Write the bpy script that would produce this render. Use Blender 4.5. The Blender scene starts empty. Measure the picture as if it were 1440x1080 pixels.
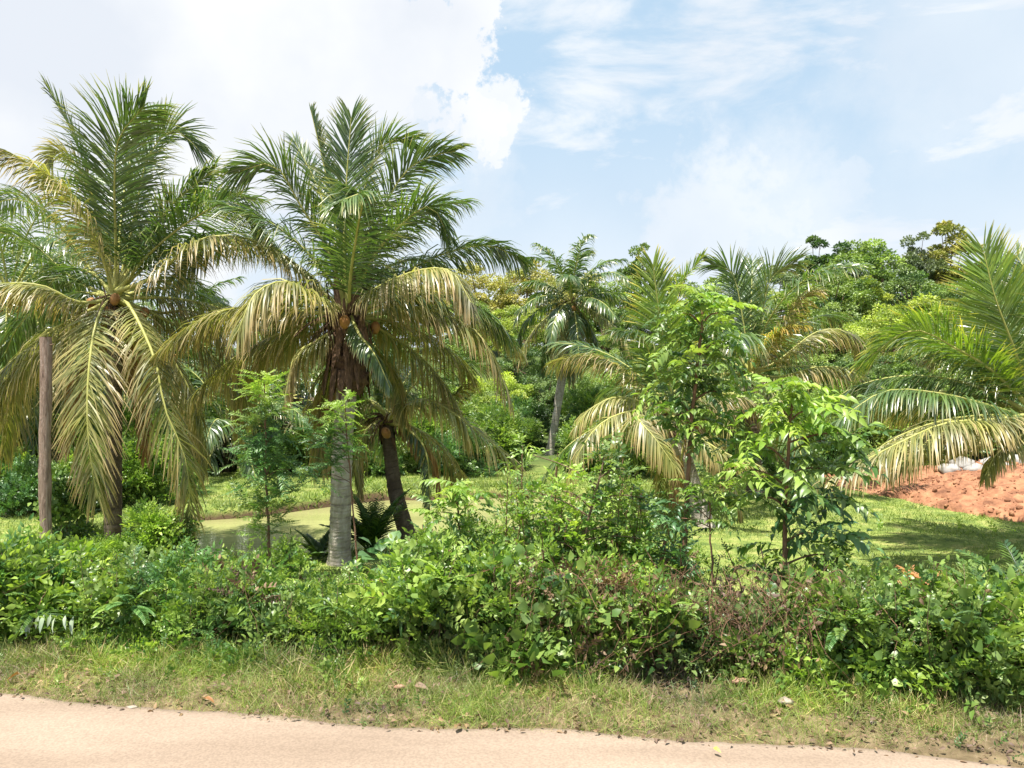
import bpy, math, random
import numpy as np
from mathutils import Vector

random.seed(7)
rng = np.random.default_rng(7)
scene = bpy.context.scene
COL = scene.collection
R = math.radians

# ------------------------------------------------------------------ camera, light, exposure
F = 1088.0; CAMH = 2.4; HOR = 540.0
cam_d = bpy.data.cameras.new('camera'); cam = bpy.data.objects.new('camera', cam_d); COL.objects.link(cam)
cam.location = (0, 0, CAMH); cam.rotation_euler = (R(90), 0, 0)
cam_d.sensor_width = 36; cam_d.lens = 36 * F / 1440; cam_d.clip_start = .05; cam_d.clip_end = 3000
scene.camera = cam

SUN_EL, SUN_AZ = 72.0, 222.0      # azimuth clockwise from +Y (north): behind the camera, to its left
sun_d = bpy.data.lights.new('sun', 'SUN'); sun = bpy.data.objects.new('sun', sun_d); COL.objects.link(sun)
sun_d.energy = 4.9; sun_d.angle = R(.6); sun_d.color = (1, .95, .86)
sdir = Vector((math.sin(R(SUN_AZ)) * math.cos(R(SUN_EL)), math.cos(R(SUN_AZ)) * math.cos(R(SUN_EL)), math.sin(R(SUN_EL))))
sun.rotation_euler = sdir.to_track_quat('Z', 'Y').to_euler()

scene.view_settings.view_transform = 'Standard'; scene.view_settings.look = 'None'
scene.view_settings.exposure = 1.17; scene.view_settings.gamma = 1
scene.view_settings.use_curve_mapping = False
scene.render.engine = 'CYCLES'
scene.cycles.max_bounces = 7; scene.cycles.transmission_bounces = 4; scene.cycles.transparent_max_bounces = 4

world = bpy.data.worlds.new("World"); scene.world = world; world.use_nodes = True
def build_world():
    nt = world.node_tree; N = nt.nodes; L = nt.links; N.clear()
    def n(t, **k):
        o = N.new(t)
        for a, b in k.items(): setattr(o, a, b)
        return o
    def M(op, a, b=None, c=None, clamp=False):
        o = n('ShaderNodeMath', operation=op); o.use_clamp = clamp
        for i, v in enumerate((a, b, c)):
            if v is None: continue
            if isinstance(v, (int, float)): o.inputs[i].default_value = v
            else: L.new(v, o.inputs[i])
        return o.outputs[0]
    out = n('ShaderNodeOutputWorld'); bg = n('ShaderNodeBackground'); L.new(bg.outputs[0], out.inputs[0])
    sky = n('ShaderNodeTexSky', sky_type='NISHITA'); sky.sun_disc = False
    sky.sun_elevation = R(SUN_EL); sky.sun_rotation = R(SUN_AZ); sky.air_density = 1.0; sky.dust_density = 1.4; sky.ozone_density = 1.2
    tc = n('ShaderNodeTexCoord'); d = tc.outputs['Generated']
    nrm = n('ShaderNodeVectorMath', operation='NORMALIZE'); L.new(d, nrm.inputs[0])
    # distorted direction, so the cloud edges billow
    nz = n('ShaderNodeTexNoise'); nz.inputs['Scale'].default_value = 8; nz.inputs['Detail'].default_value = 10; nz.inputs['Roughness'].default_value = .62
    L.new(nrm.outputs[0], nz.inputs['Vector'])
    nzl = n('ShaderNodeTexNoise'); nzl.inputs['Scale'].default_value = 4.5; nzl.inputs['Detail'].default_value = 9
    L.new(nrm.outputs[0], nzl.inputs['Vector'])
    def blob(px, py, rad, amp, edge):
        v = Vector(((px - 720) / F, 1, (540 - py) / F)).normalized()
        dp = n('ShaderNodeVectorMath', operation='DOT_PRODUCT'); L.new(nrm.outputs[0], dp.inputs[0]); dp.inputs[1].default_value = v
        ang = M('ARCCOSINE', M('MINIMUM', dp.outputs['Value'], .99999))
        ang = M('ADD', ang, M('MULTIPLY', M('SUBTRACT', nz.outputs[0], .5), -.42))
        s = n('ShaderNodeMapRange', interpolation_type='SMOOTHSTEP'); L.new(ang, s.inputs[0])
        s.inputs[1].default_value = rad + edge; s.inputs[2].default_value = rad - edge; s.inputs[3].default_value = 0; s.inputs[4].default_value = amp
        return s.outputs[0]
    tot = None
    for b in [(632, 88, .05, 1, .010), (655, 40, .045, 1, .010), (600, 150, .035, .9, .015), (690, 130, .03, .9, .012), (585, 60, .07, 1, .012), (560, 130, .06, .9, .03), (470, 60, .13, 1, .03), (330, 60, .20, 1, .06), (150, 150, .25, 1, .10), (500, 190, .13, .8, .08),
              (60, 330, .22, .75, .14), (640, 330, .10, .5, .09), (1010, 330, .10, .7, .05), (1080, 350, .13, .6, .09),
              (1210, 245, .03, .5, .03), (1420, 120, .15, .5, .12), (1380, 330, .2, .4, .15), (-200, 60, .3, .9, .1)]:
        v = blob(*b); tot = v if tot is None else M('MAXIMUM', tot, v)
    # thin veil and scattered cloud over the whole sky
    mp = n('ShaderNodeMapping'); mp.inputs['Scale'].default_value = (1.2, 1.2, 4.0); L.new(nrm.outputs[0], mp.inputs[0])
    nv = n('ShaderNodeTexNoise'); nv.inputs['Scale'].default_value = 3.0; nv.inputs['Detail'].default_value = 8; nv.inputs['Roughness'].default_value = .6
    nv.inputs['Distortion'].default_value = .4
    L.new(mp.outputs[0], nv.inputs['Vector'])
    veil = n('ShaderNodeMapRange', interpolation_type='SMOOTHSTEP'); L.new(nv.outputs[0], veil.inputs[0])
    veil.inputs[1].default_value = .44; veil.inputs[2].default_value = .64; veil.inputs[4].default_value = .8
    tot = M('MAXIMUM', tot, veil.outputs[0])
    # whiter near the horizon
    sp = n('ShaderNodeSeparateXYZ'); L.new(nrm.outputs[0], sp.inputs[0])
    hz = n('ShaderNodeMapRange', interpolation_type='SMOOTHSTEP'); L.new(sp.outputs[2], hz.inputs[0])
    hz.inputs[1].default_value = .40; hz.inputs[2].default_value = .0; hz.inputs[3].default_value = 0; hz.inputs[4].default_value = .8
    tot = M('MAXIMUM', tot, hz.outputs[0])
    # cloud shade: soft grey-blue bellies
    cr = n('ShaderNodeValToRGB'); L.new(nzl.outputs[0], cr.inputs[0])
    cr.color_ramp.elements[0].position = .30; cr.color_ramp.elements[0].color = (5.75, 6.1, 6.65, 1)
    cr.color_ramp.elements[1].position = .60; cr.color_ramp.elements[1].color = (7.2, 7.3, 7.4, 1)
    # lift Nishita's deep blue to the pale hazy blue of the photo
    pale = n('ShaderNodeMix', data_type='RGBA'); pale.inputs[0].default_value = .8
    L.new(sky.outputs[0], pale.inputs[6]); pale.inputs[7].default_value = (4.25, 5.75, 7.1, 1)
    mx = n('ShaderNodeMix', data_type='RGBA'); L.new(tot, mx.inputs[0]); L.new(pale.outputs[2], mx.inputs[6]); L.new(cr.outputs[0], mx.inputs[7])
    L.new(mx.outputs[2], bg.inputs[0]); bg.inputs[1].default_value = .064
build_world()

# ------------------------------------------------------------------ helpers
def P(px, py, Y):
    return np.array([(px - 720) / F * Y, Y, CAMH - (py - HOR) / F * Y])
def nrmz(a):
    a = np.asarray(a, float); return a / np.maximum(np.linalg.norm(a, axis=-1, keepdims=True), 1e-9)

class MB:
    """collects triangles / quads with two point attributes (rnd, t) and material slots"""
    def __init__(s): s.v = []; s.f = []; s.r = []; s.t = []; s.m = []; s.n = 0
    def add(s, v, f, r=0., t=0., m=0):
        v = np.asarray(v, np.float32).reshape(-1, 3); f = np.asarray(f, np.int64)
        s.v.append(v); s.f.append(f + s.n); k = len(v)
        s.r.append(np.broadcast_to(np.asarray(r, np.float32), (k,)).copy()); s.t.append(np.broadcast_to(np.asarray(t, np.float32), (k,)).copy())
        s.m.append(np.full(len(f), m, np.int32)); s.n += k
    def tube(s, pts, rad, sides=6, r=0., m=0, cap=False, t0=0., t1=1.):
        pts = np.asarray(pts, float); k = len(pts); rad = np.broadcast_to(np.asarray(rad, float), (k,))
        T = nrmz(np.gradient(pts, axis=0)); ref = np.array([0, 0, 1.]) if abs(T[:, 2]).mean() < .9 else np.array([1., 0, 0])
        A = nrmz(np.cross(T, ref)); B = np.cross(T, A)
        a = np.linspace(0, 2 * np.pi, sides, endpoint=False)
        v = pts[:, None] + rad[:, None, None] * (np.cos(a)[None, :, None] * A[:, None] + np.sin(a)[None, :, None] * B[:, None])
        i = np.arange(k - 1)[:, None] * sides; j = np.arange(sides)[None]; j2 = (j + 1) % sides
        f = np.stack([i + j, i + j2, i + sides + j2, i + sides + j], -1).reshape(-1, 4)
        s.add(v.reshape(-1, 3), f, r, np.repeat(np.linspace(t0, t1, k), sides), m)
        if cap:
            n0 = len(pts) - 1; c = pts[-1][None]; vv = np.vstack([v[n0], c])
            s.add(vv, np.array([[q, (q + 1) % sides, sides] for q in range(sides)]), r, t1, m)
    def arrays(s):
        return np.concatenate(s.v), s.f, np.concatenate(s.r), np.concatenate(s.t)
    def mesh(s, name, mats, smooth=False):
        me = bpy.data.meshes.new(name)
        V = np.concatenate(s.v); me.vertices.add(len(V)); me.vertices.foreach_set('co', V.ravel())
        tot = np.concatenate([np.full(len(f), f.shape[1], np.int32) for f in s.f]); loops = np.concatenate([f.ravel() for f in s.f]).astype(np.int32)
        start = np.concatenate([[0], np.cumsum(tot)[:-1]]).astype(np.int32)
        me.loops.add(len(loops)); me.loops.foreach_set('vertex_index', loops)
        me.polygons.add(len(tot)); me.polygons.foreach_set('loop_start', start); me.polygons.foreach_set('loop_total', tot)
        me.polygons.foreach_set('material_index', np.concatenate(s.m))
        if smooth: me.polygons.foreach_set('use_smooth', np.ones(len(tot), bool))
        for nm, arr in (('rnd', s.r), ('t', s.t)):
            at = me.attributes.new(nm, 'FLOAT', 'POINT'); at.data.foreach_set('value', np.concatenate(arr))
        me.update(calc_edges=True)
        for m in (mats if isinstance(mats, (list, tuple)) else [mats]): me.materials.append(m)
        return me

def tag(o, label=None, cat=None, group=None, kind=None):
    if label: o['label'] = label
    if cat: o['category'] = cat
    if group: o['group'] = group
    if kind: o['kind'] = kind
    return o
def obj(name, me, parent=None, loc=None, color=None):
    o = bpy.data.objects.new(name, me); COL.objects.link(o)
    if parent: o.parent = parent
    if loc is not None: o.location = loc
    if color: o.color = color
    return o
def empty(name, loc=(0, 0, 0), rz=0):
    o = bpy.data.objects.new(name, None); COL.objects.link(o); o.location = loc; o.rotation_euler = (0, 0, rz); o.empty_display_size = .2
    return o
def copy_tree(o, parent=None):
    c = o.copy(); COL.objects.link(c)
    if parent: c.parent = parent
    for ch in o.children: copy_tree(ch, c)
    return c

_w = rng.normal(size=(24, 2)) ; _p = rng.uniform(0, 6.28, 24)
def wav(x, y, sc, k=8, off=0):
    s = 0
    for i in range(k):
        w = _w[(i + off) % 24]; w = w / (np.hypot(*w) + 1e-6) * (1 + .35 * i)
        s = s + np.sin((x * w[0] + y * w[1]) / sc + _p[(i * 5 + off) % 24]) / (1 + .35 * i)
    return s / 3.2

# ------------------------------------------------------------------ materials
def mat_base(name):
    m = bpy.data.materials.new(name); m.use_nodes = True; nt = m.node_tree; nt.nodes.clear()
    out = nt.nodes.new('ShaderNodeOutputMaterial'); return m, nt, out
def rgb(c): return (c[0], c[1], c[2], 1)

def leaf_mat(name, ca, cb, tip=None, tipstart=.6, rough=.42, trans=.35, var=.35, spec=.5, transcol=None):
    m, nt, out = mat_base(name); N = nt.nodes; L = nt.links
    def attr(a): o = N.new('ShaderNodeAttribute'); o.attribute_name = a; return o.outputs['Fac']
    def mix(f, a, b, bt='MIX'):
        o = N.new('ShaderNodeMix'); o.data_type = 'RGBA'; o.blend_type = bt
        for i, v in ((0, f), (6, a), (7, b)):
            if isinstance(v, (int, float)): o.inputs[i].default_value = v
            elif isinstance(v, tuple): o.inputs[i].default_value = v
            else: L.new(v, o.inputs[i])
        return o.outputs[2]
    rnd = attr('rnd'); c = mix(rnd, rgb(ca), rgb(cb))
    tcn = N.new('ShaderNodeNewGeometry')
    nz = N.new('ShaderNodeTexNoise'); nz.inputs['Scale'].default_value = 1.3; nz.inputs['Detail'].default_value = 3; L.new(tcn.outputs['Position'], nz.inputs['Vector'])
    mr = N.new('ShaderNodeMapRange'); L.new(nz.outputs[0], mr.inputs[0]); mr.inputs[1].default_value = .3; mr.inputs[2].default_value = .7
    mr.inputs[3].default_value = 1 - var; mr.inputs[4].default_value = 1 + var
    cm = N.new('ShaderNodeCombineColor'); L.new(mr.outputs[0], cm.inputs[0]); L.new(mr.outputs[0], cm.inputs[1]); cm.inputs[2].default_value = 1
    c = mix(1.0, c, cm.outputs[0], 'MULTIPLY')
    if tip:
        t = attr('t'); ts = N.new('ShaderNodeMapRange'); ts.interpolation_type = 'SMOOTHSTEP'
        add = N.new('ShaderNodeMath'); add.operation = 'MULTIPLY_ADD'; L.new(rnd, add.inputs[0]); add.inputs[1].default_value = .35; L.new(t, add.inputs[2])
        L.new(add.outputs[0], ts.inputs[0]); ts.inputs[1].default_value = tipstart + .1; ts.inputs[2].default_value = 1.35
        c = mix(ts.outputs[0], c, rgb(tip))
    oi = N.new('ShaderNodeObjectInfo'); c = mix(1.0, c, oi.outputs['Color'], 'MULTIPLY')
    p = N.new('ShaderNodeBsdfPrincipled'); L.new(c, p.inputs['Base Color']); p.inputs['Roughness'].default_value = rough
    p.inputs['Specular IOR Level'].default_value = spec
    tr = N.new('ShaderNodeBsdfTranslucent')
    tcol = mix(1.0, c, transcol or (1.5, 1.6, .7, 1), 'MULTIPLY'); L.new(tcol, tr.inputs[0])
    ms = N.new('ShaderNodeMixShader'); ms.inputs[0].default_value = trans; L.new(p.outputs[0], ms.inputs[1]); L.new(tr.outputs[0], ms.inputs[2])
    L.new(ms.outputs[0], out.inputs[0]); return m

def solid_mat(name, ca, cb, scale=6, detail=6, rough=.85, bump=.4, bscale=None, ringattr=None, stretch=(1, 1, 1), cc=None, bdist=.02, coord='Object'):
    m, nt, out = mat_base(name); N = nt.nodes; L = nt.links
    tc = N.new('ShaderNodeTexCoord'); mp = N.new('ShaderNodeMapping'); mp.inputs['Scale'].default_value = stretch
    L.new(tc.outputs[coord], mp.inputs[0])
    nz = N.new('ShaderNodeTexNoise'); nz.inputs['Scale'].default_value = scale; nz.inputs['Detail'].default_value = detail; nz.inputs['Roughness'].default_value = .65
    L.new(mp.outputs[0], nz.inputs['Vector'])
    cr = N.new('ShaderNodeValToRGB'); L.new(nz.outputs[0], cr.inputs[0]); e = cr.color_ramp.elements
    e[0].position = .33; e[0].color = rgb(ca); e[1].position = .68; e[1].color = rgb(cb)
    if cc: x = e.new(.5); x.color = rgb(cc)
    col = cr.outputs[0]
    if ringattr:
        at = N.new('ShaderNodeAttribute'); at.attribute_name = 't'
        mx = N.new('ShaderNodeMix'); mx.data_type = 'RGBA'; L.new(at.outputs['Fac'], mx.inputs[0]); L.new(col, mx.inputs[6]); mx.inputs[7].default_value = rgb(ringattr)
        col = mx.outputs[2]
    p = N.new('ShaderNodeBsdfPrincipled'); L.new(col, p.inputs['Base Color']); p.inputs['Roughness'].default_value = rough; p.inputs['Specular IOR Level'].default_value = .25
    if bump:
        nb = N.new('ShaderNodeTexNoise'); nb.inputs['Scale'].default_value = bscale or scale * 4; nb.inputs['Detail'].default_value = 6; L.new(mp.outputs[0], nb.inputs['Vector'])
        b = N.new('ShaderNodeBump'); b.inputs['Strength'].default_value = bump; b.inputs['Distance'].default_value = bdist; L.new(nb.outputs[0], b.inputs['Height']); L.new(b.outputs[0], p.inputs['Normal'])
    L.new(p.outputs[0], out.inputs[0]); return m

MT = {}
MT['palm'] = leaf_mat('palm_leaflet', (.05, .105, .028), (.125, .185, .055), tip=(.42, .37, .17), tipstart=.75, rough=.33, trans=.30, spec=1.0)
MT['palm_old'] = leaf_mat('palm_leaflet_yellowing', (.125, .15, .045), (.37, .345, .14), tip=(.44, .31, .15), tipstart=.4, rough=.40, trans=.32, spec=.6)
MT['palm_dry'] = leaf_mat('palm_leaflet_dry', (.30, .17, .06), (.45, .30, .13), tip=(.30, .19, .10), tipstart=.4, rough=.6, trans=.25, transcol=(1.2, 1, .6, 1))
MT['rachis'] = solid_mat('palm_rachis', (.32, .33, .08), (.46, .44, .16), 5, rough=.5, bump=.1)
MT['trunk_dark'] = solid_mat('palm_bark_dark', (.09, .065, .045), (.22, .17, .12), 7, bump=.6, ringattr=(.035, .026, .02), stretch=(1, 1, .6), cc=(.13, .10, .075))
MT['trunk_pale'] = solid_mat('palm_bark_grey', (.22, .19, .15), (.46, .42, .36), 7, bump=.6, ringattr=(.13, .10, .08), stretch=(1, 1, .5), cc=(.34, .30, .25))
MT['sheath'] = solid_mat('palm_sheath', (.045, .028, .02), (.22, .13, .08), 11, bump=1, stretch=(3, 3, .6))
MT['coconut'] = solid_mat('coconut_husk', (.24, .11, .035), (.38, .20, .07), 5, rough=.5, bump=.1)
MT['bark'] = solid_mat('tree_bark', (.10, .065, .04), (.26, .18, .12), 14, bump=.7, stretch=(1, 1, .4))
MT['bark_red'] = solid_mat('reddish_bark', (.12, .065, .04), (.28, .165, .10), 22, bump=.6, stretch=(1, 1, .35))
MT['post'] = solid_mat('weathered_post', (.15, .10, .08), (.42, .33, .28), 14, bump=1, stretch=(3, 3, .25), cc=(.33, .23, .18))
MT['lf_mid'] = leaf_mat('leaf_mid_green', (.06, .135, .03), (.25, .35, .08), rough=.38, trans=.3)
MT['lf_lime'] = leaf_mat('leaf_lime', (.14, .255, .04), (.33, .42, .10), rough=.42, trans=.38)
MT['lf_dark'] = leaf_mat('leaf_dark_green', (.03, .08, .022), (.13, .21, .05), rough=.33, trans=.22, spec=.6)
MT['lf_blue'] = leaf_mat('leaf_blue_green', (.065, .16, .05), (.15, .27, .09), rough=.4, trans=.28)
MT['lf_silver'] = leaf_mat('leaf_silvery', (.20, .27, .17), (.34, .40, .28), rough=.35, trans=.1, spec=.8)
MT['lf_dry'] = leaf_mat('leaf_dry', (.10, .062, .035), (.27, .18, .10), rough=.7, trans=.15, transcol=(1.2, 1, .7, 1))
MT['lf_yellow'] = leaf_mat('leaf_yellow', (.40, .34, .05), (.55, .42, .08), rough=.5, trans=.3)
MT['lf_red'] = leaf_mat('leaf_rust', (.22, .10, .04), (.36, .17, .07), rough=.5, trans=.2)
MT['grass'] = leaf_mat('grass_blade', (.10, .19, .03), (.32, .39, .09), tip=(.46, .40, .18), tipstart=.7, rough=.5, trans=.3)
MT['grass_lawn'] = leaf_mat('lawn_blade', (.11, .185, .04), (.31, .36, .10), tip=(.42, .42, .15), tipstart=.7, rough=.55, trans=.3, var=.2)
MT['straw'] = leaf_mat('dry_grass', (.34, .25, .13), (.56, .44, .25), rough=.7, trans=.15, transcol=(1.2, 1, .7, 1))
# forest crowns
MT['fr_green'] = leaf_mat('forest_green', (.055, .125, .035), (.29, .38, .10), rough=.45, trans=.25, var=.3)
MT['fr_dark'] = leaf_mat('forest_dark', (.04, .095, .032), (.20, .28, .09), rough=.42, trans=.2, var=.25)
MT['fr_lime'] = leaf_mat('forest_lime', (.13, .22, .035), (.44, .50, .11), rough=.5, trans=.3, var=.3)
MT['fr_bloom'] = leaf_mat('forest_flowering', (.20, .24, .05), (.48, .42, .14), rough=.6, trans=.2, var=.3)
MT['fr_grey'] = leaf_mat('forest_grey_green', (.10, .15, .07), (.26, .31, .16), rough=.5, trans=.2, var=.3)

# ------------------------------------------------------------------ terrain
def edge(x): return 5.32 - .142 * x + .05 * np.sin(x * 1.1) + .03 * np.sin(x * 2.9 + 1)
def pond_sd(x, y):
    """>0 inside the pond (roughly metres)"""
    far = 20.0 + np.interp(x, [-14, -7.5, -5.7, -3.2, -.4, 2.4, 6], [-4.5, -3.2, -2.1, -.1, .6, -.4, -3.]) + .25 * np.sin(x * 1.3)
    near = 14.0 + np.interp(x, [-14, -8, -4, -2.6, -1.9, 0, 3, 6], [0, -1.3, -1.2, -.6, .5, .5, 1.2, 4]) + .12 * np.sin(x * 1.7 + 2)
    return np.minimum(np.minimum(far - y, y - near), np.minimum(x + 7.4, (3.2 - x) * .9))
def H(x, y):
    x = np.asarray(x, float); y = np.asarray(y, float); d = y - edge(x)
    z = np.interp(d, [-50, -9, -7.5, -7, -.25, .05, .5, 1.4, 2.4, 4.2, 7, 20, 26, 40, 62, 90, 300], [0, 0, .05, -.05, -.05, .0, .06, .08, -.05, -.38, -.45, -.42, .1, 2.6, 5.6, 7, 7])
    z = z + np.where(d > 3, .06 * wav(x, y, 1.3) + .03 * wav(x, y, .35, off=7), .025 * wav(x, y, .3, off=3) * (d > 0.1))
    s = pond_sd(x, y)
    z = z - np.clip(s * 1.6 + .25, 0, 1) * .9
    # far bank lip
    z = z + .08 * np.exp(-((s + .7) / .6) ** 2) * (y > 16)
    far = np.clip((y - 60) / 60, 0, 1)
    return z + far * 1.5 * wav(x, y, 30)
def grid_mesh(name, xs, ys, hf, mats, tri_filter=None):
    X, Y = np.meshgrid(xs, ys, indexing='ij'); Z = hf(X, Y); nx, ny = X.shape
    V = np.stack([X, Y, Z], -1).reshape(-1, 3); i = np.arange(nx - 1)[:, None] * ny; j = np.arange(ny - 1)[None]
    f = np.stack([i + j, i + ny + j, i + ny + j + 1, i + j + 1], -1).reshape(-1, 4)
    mb = MB(); mb.add(V, f); return mb.mesh(name, mats, smooth=True)

def ground_mat():
    m, nt, out = mat_base('ground_earth'); N = nt.nodes; L = nt.links
    g = N.new('ShaderNodeNewGeometry')
    def noise(sc, det=5):
        o = N.new('ShaderNodeTexNoise'); o.inputs['Scale'].default_value = sc; o.inputs['Detail'].default_value = det; L.new(g.outputs['Position'], o.inputs['Vector']); return o.outputs[0]
    def ramp(src, stops):
        c = N.new('ShaderNodeValToRGB'); L.new(src, c.inputs[0]); e = c.color_ramp.elements
        e[0].position, e[0].color = stops[0][0], rgb(stops[0][1]); e[1].position, e[1].color = stops[-1][0], rgb(stops[-1][1])
        for p_, c_ in stops[1:-1]: k = e.new(p_); k.color = rgb(c_)
        return c.outputs[0]
    earth = ramp(noise(7, 8), [(.35, (.08, .058, .034)), (.5, (.14, .105, .06)), (.65, (.21, .16, .095))])
    turf = ramp(noise(3.5, 8), [(.32, (.09, .13, .035)), (.5, (.18, .23, .055)), (.68, (.29, .29, .10))])
    sx = N.new('ShaderNodeSeparateXYZ'); L.new(g.outputs['Position'], sx.inputs[0])
    mr = N.new('ShaderNodeMapRange'); L.new(sx.outputs[1], mr.inputs[0]); mr.inputs[1].default_value = 7.5; mr.inputs[2].default_value = 9.5
    mx = N.new('ShaderNodeMix'); mx.data_type = 'RGBA'; L.new(mr.outputs[0], mx.inputs[0]); L.new(earth, mx.inputs[6]); L.new(turf, mx.inputs[7])
    # steep banks are bare brown earth; forest floor is leaf litter
    sn = N.new('ShaderNodeSeparateXYZ'); L.new(g.outputs['Normal'], sn.inputs[0])
    st = N.new('ShaderNodeMapRange'); L.new(sn.outputs[2], st.inputs[0]); st.inputs[1].default_value = .80; st.inputs[2].default_value = .60
    m2 = N.new('ShaderNodeMix'); m2.data_type = 'RGBA'; L.new(st.outputs[0], m2.inputs[0]); L.new(mx.outputs[2], m2.inputs[6]); m2.inputs[7].default_value = (.09, .062, .035, 1)
    ff = N.new('ShaderNodeMapRange'); L.new(sx.outputs[1], ff.inputs[0]); ff.inputs[1].default_value = 24; ff.inputs[2].default_value = 27
    m3 = N.new('ShaderNodeMix'); m3.data_type = 'RGBA'; L.new(ff.outputs[0], m3.inputs[0]); L.new(m2.outputs[2], m3.inputs[6]); m3.inputs[7].default_value = (.07, .10, .03, 1)
    p = N.new('ShaderNodeBsdfPrincipled'); p.inputs['Roughness'].default_value = .95; p.inputs['Specular IOR Level'].default_value = .1; L.new(m3.outputs[2], p.inputs['Base Color'])
    b = N.new('ShaderNodeBump'); b.inputs['Strength'].default_value = .6; b.inputs['Distance'].default_value = .04; L.new(noise(22, 6), b.inputs['Height']); L.new(b.outputs[0], p.inputs['Normal'])
    L.new(p.outputs[0], out.inputs[0]); return m
xs = np.concatenate([np.linspace(-900, -60, 14), np.linspace(-52, -14, 26), np.arange(-13, 16, .16), np.linspace(17, 56, 26), np.linspace(64, 900, 14)])
ys = np.concatenate([np.linspace(-300, -8, 8), np.arange(-6, 4, .5), np.arange(4, 25, .14), np.arange(25, 70, 1.5), np.linspace(72, 1200, 20)])
tag(obj('ground', grid_mesh('ground', xs, ys, H, ground_mat())), kind='structure')

def road_mat():
    m, nt, out = mat_base('dusty_road'); N = nt.nodes; L = nt.links
    g = N.new('ShaderNodeNewGeometry'); mp = N.new('ShaderNodeMapping'); mp.inputs['Scale'].default_value = (.35, 1.6, 1); mp.inputs['Rotation'].default_value = (0, 0, R(8)); L.new(g.outputs['Position'], mp.inputs[0])
    n1 = N.new('ShaderNodeTexNoise'); n1.inputs['Scale'].default_value = 1.6; n1.inputs['Detail'].default_value = 7; L.new(mp.outputs[0], n1.inputs['Vector'])
    c = N.new('ShaderNodeValToRGB'); L.new(n1.outputs[0], c.inputs[0]); e = c.color_ramp.elements
    e[0].position = .34; e[0].color = (.225, .17, .128, 1); e[1].position = .66; e[1].color = (.285, .22, .168, 1)
    n2 = N.new('ShaderNodeTexNoise'); n2.inputs['Scale'].default_value = 60; n2.inputs['Detail'].default_value = 8; L.new(g.outputs['Position'], n2.inputs['Vector'])
    mr = N.new('ShaderNodeMapRange'); L.new(n2.outputs[0], mr.inputs[0]); mr.inputs[1].default_value = .35; mr.inputs[2].default_value = .65; mr.inputs[3].default_value = .86; mr.inputs[4].default_value = 1.1
    hs = N.new('ShaderNodeHueSaturation'); L.new(c.outputs[0], hs.inputs['Color']); L.new(mr.outputs[0], hs.inputs['Value'])
    p = N.new('ShaderNodeBsdfPrincipled'); p.inputs['Roughness'].default_value = .9; p.inputs['Specular IOR Level'].default_value = .15; L.new(hs.outputs[0], p.inputs['Base Color'])
    b = N.new('ShaderNodeBump'); b.inputs['Strength'].default_value = .35; b.inputs['Distance'].default_value = .006; L.new(n2.outputs[0], b.inputs['Height']); L.new(b.outputs[0], p.inputs['Normal'])
    L.new(p.outputs[0], out.inputs[0]); return m
def make_road():
    xs = np.concatenate([np.linspace(-80, -11, 40), np.arange(-10, 10, .06), np.linspace(11, 80, 40)]); mb = MB()
    w = np.linspace(0, 1, 22); X = np.repeat(xs[:, None], 22, 1)
    fy = edge(xs) + .05 + .035 * wav(xs, xs * 0, .12) + .02 * wav(xs, xs * 0 + 3, .05, off=4); by = edge(xs) - 7.2
    Y = by[:, None] + (fy - by)[:, None] * (1 - (1 - w[None]) ** 2 * 1.0)
    Z = .008 * wav(X, Y, .8) + .01 - .06 * (w[None] > .999)
    n = len(xs); i = np.arange(n - 1)[:, None] * 22; j = np.arange(21)[None]
    mb.add(np.stack([X, Y, Z], -1).reshape(-1, 3), np.stack([i + j, i + 22 + j, i + 23 + j, i + j + 1], -1).reshape(-1, 4))
    tag(obj('road', mb.mesh('road', road_mat(), smooth=True)), kind='structure')
make_road()

def water_mat():
    m, nt, out = mat_base('pond_water'); N = nt.nodes; L = nt.links
    g = N.new('ShaderNodeNewGeometry')
    mp = N.new('ShaderNodeMapping'); mp.inputs['Scale'].default_value = (.25, 1, 1); L.new(g.outputs['Position'], mp.inputs[0])
    n1 = N.new('ShaderNodeTexNoise'); n1.inputs['Scale'].default_value = 1.0; n1.inputs['Detail'].default_value = 6; L.new(mp.outputs[0], n1.inputs['Vector'])
    c = N.new('ShaderNodeValToRGB'); L.new(n1.outputs[0], c.inputs[0]); e = c.color_ramp.elements
    e[0].position = .35; e[0].color = (.23, .235, .09, 1); e[1].position = .65; e[1].color = (.32, .32, .135, 1)
    n2 = N.new('ShaderNodeTexNoise'); n2.inputs['Scale'].default_value = 9; n2.inputs['Detail'].default_value = 3; L.new(mp.outputs[0], n2.inputs['Vector'])
    b = N.new('ShaderNodeBump'); b.inputs['Strength'].default_value = .25; b.inputs['Distance'].default_value = .02; L.new(n2.outputs[0], b.inputs['Height'])
    p = N.new('ShaderNodeBsdfPrincipled'); p.inputs['Roughness'].default_value = .05; p.inputs['IOR'].default_value = 1.33
    L.new(c.outputs[0], p.inputs['Base Color']); L.new(b.outputs[0], p.inputs['Normal']); L.new(p.outputs[0], out.inputs[0]); return m
tag(obj('pond_water', grid_mesh('pond_water', np.linspace(-13, 5, 40), np.linspace(12.5, 25, 30), lambda x, y: -.62 + 0 * x, water_mat())), kind='structure')

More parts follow.
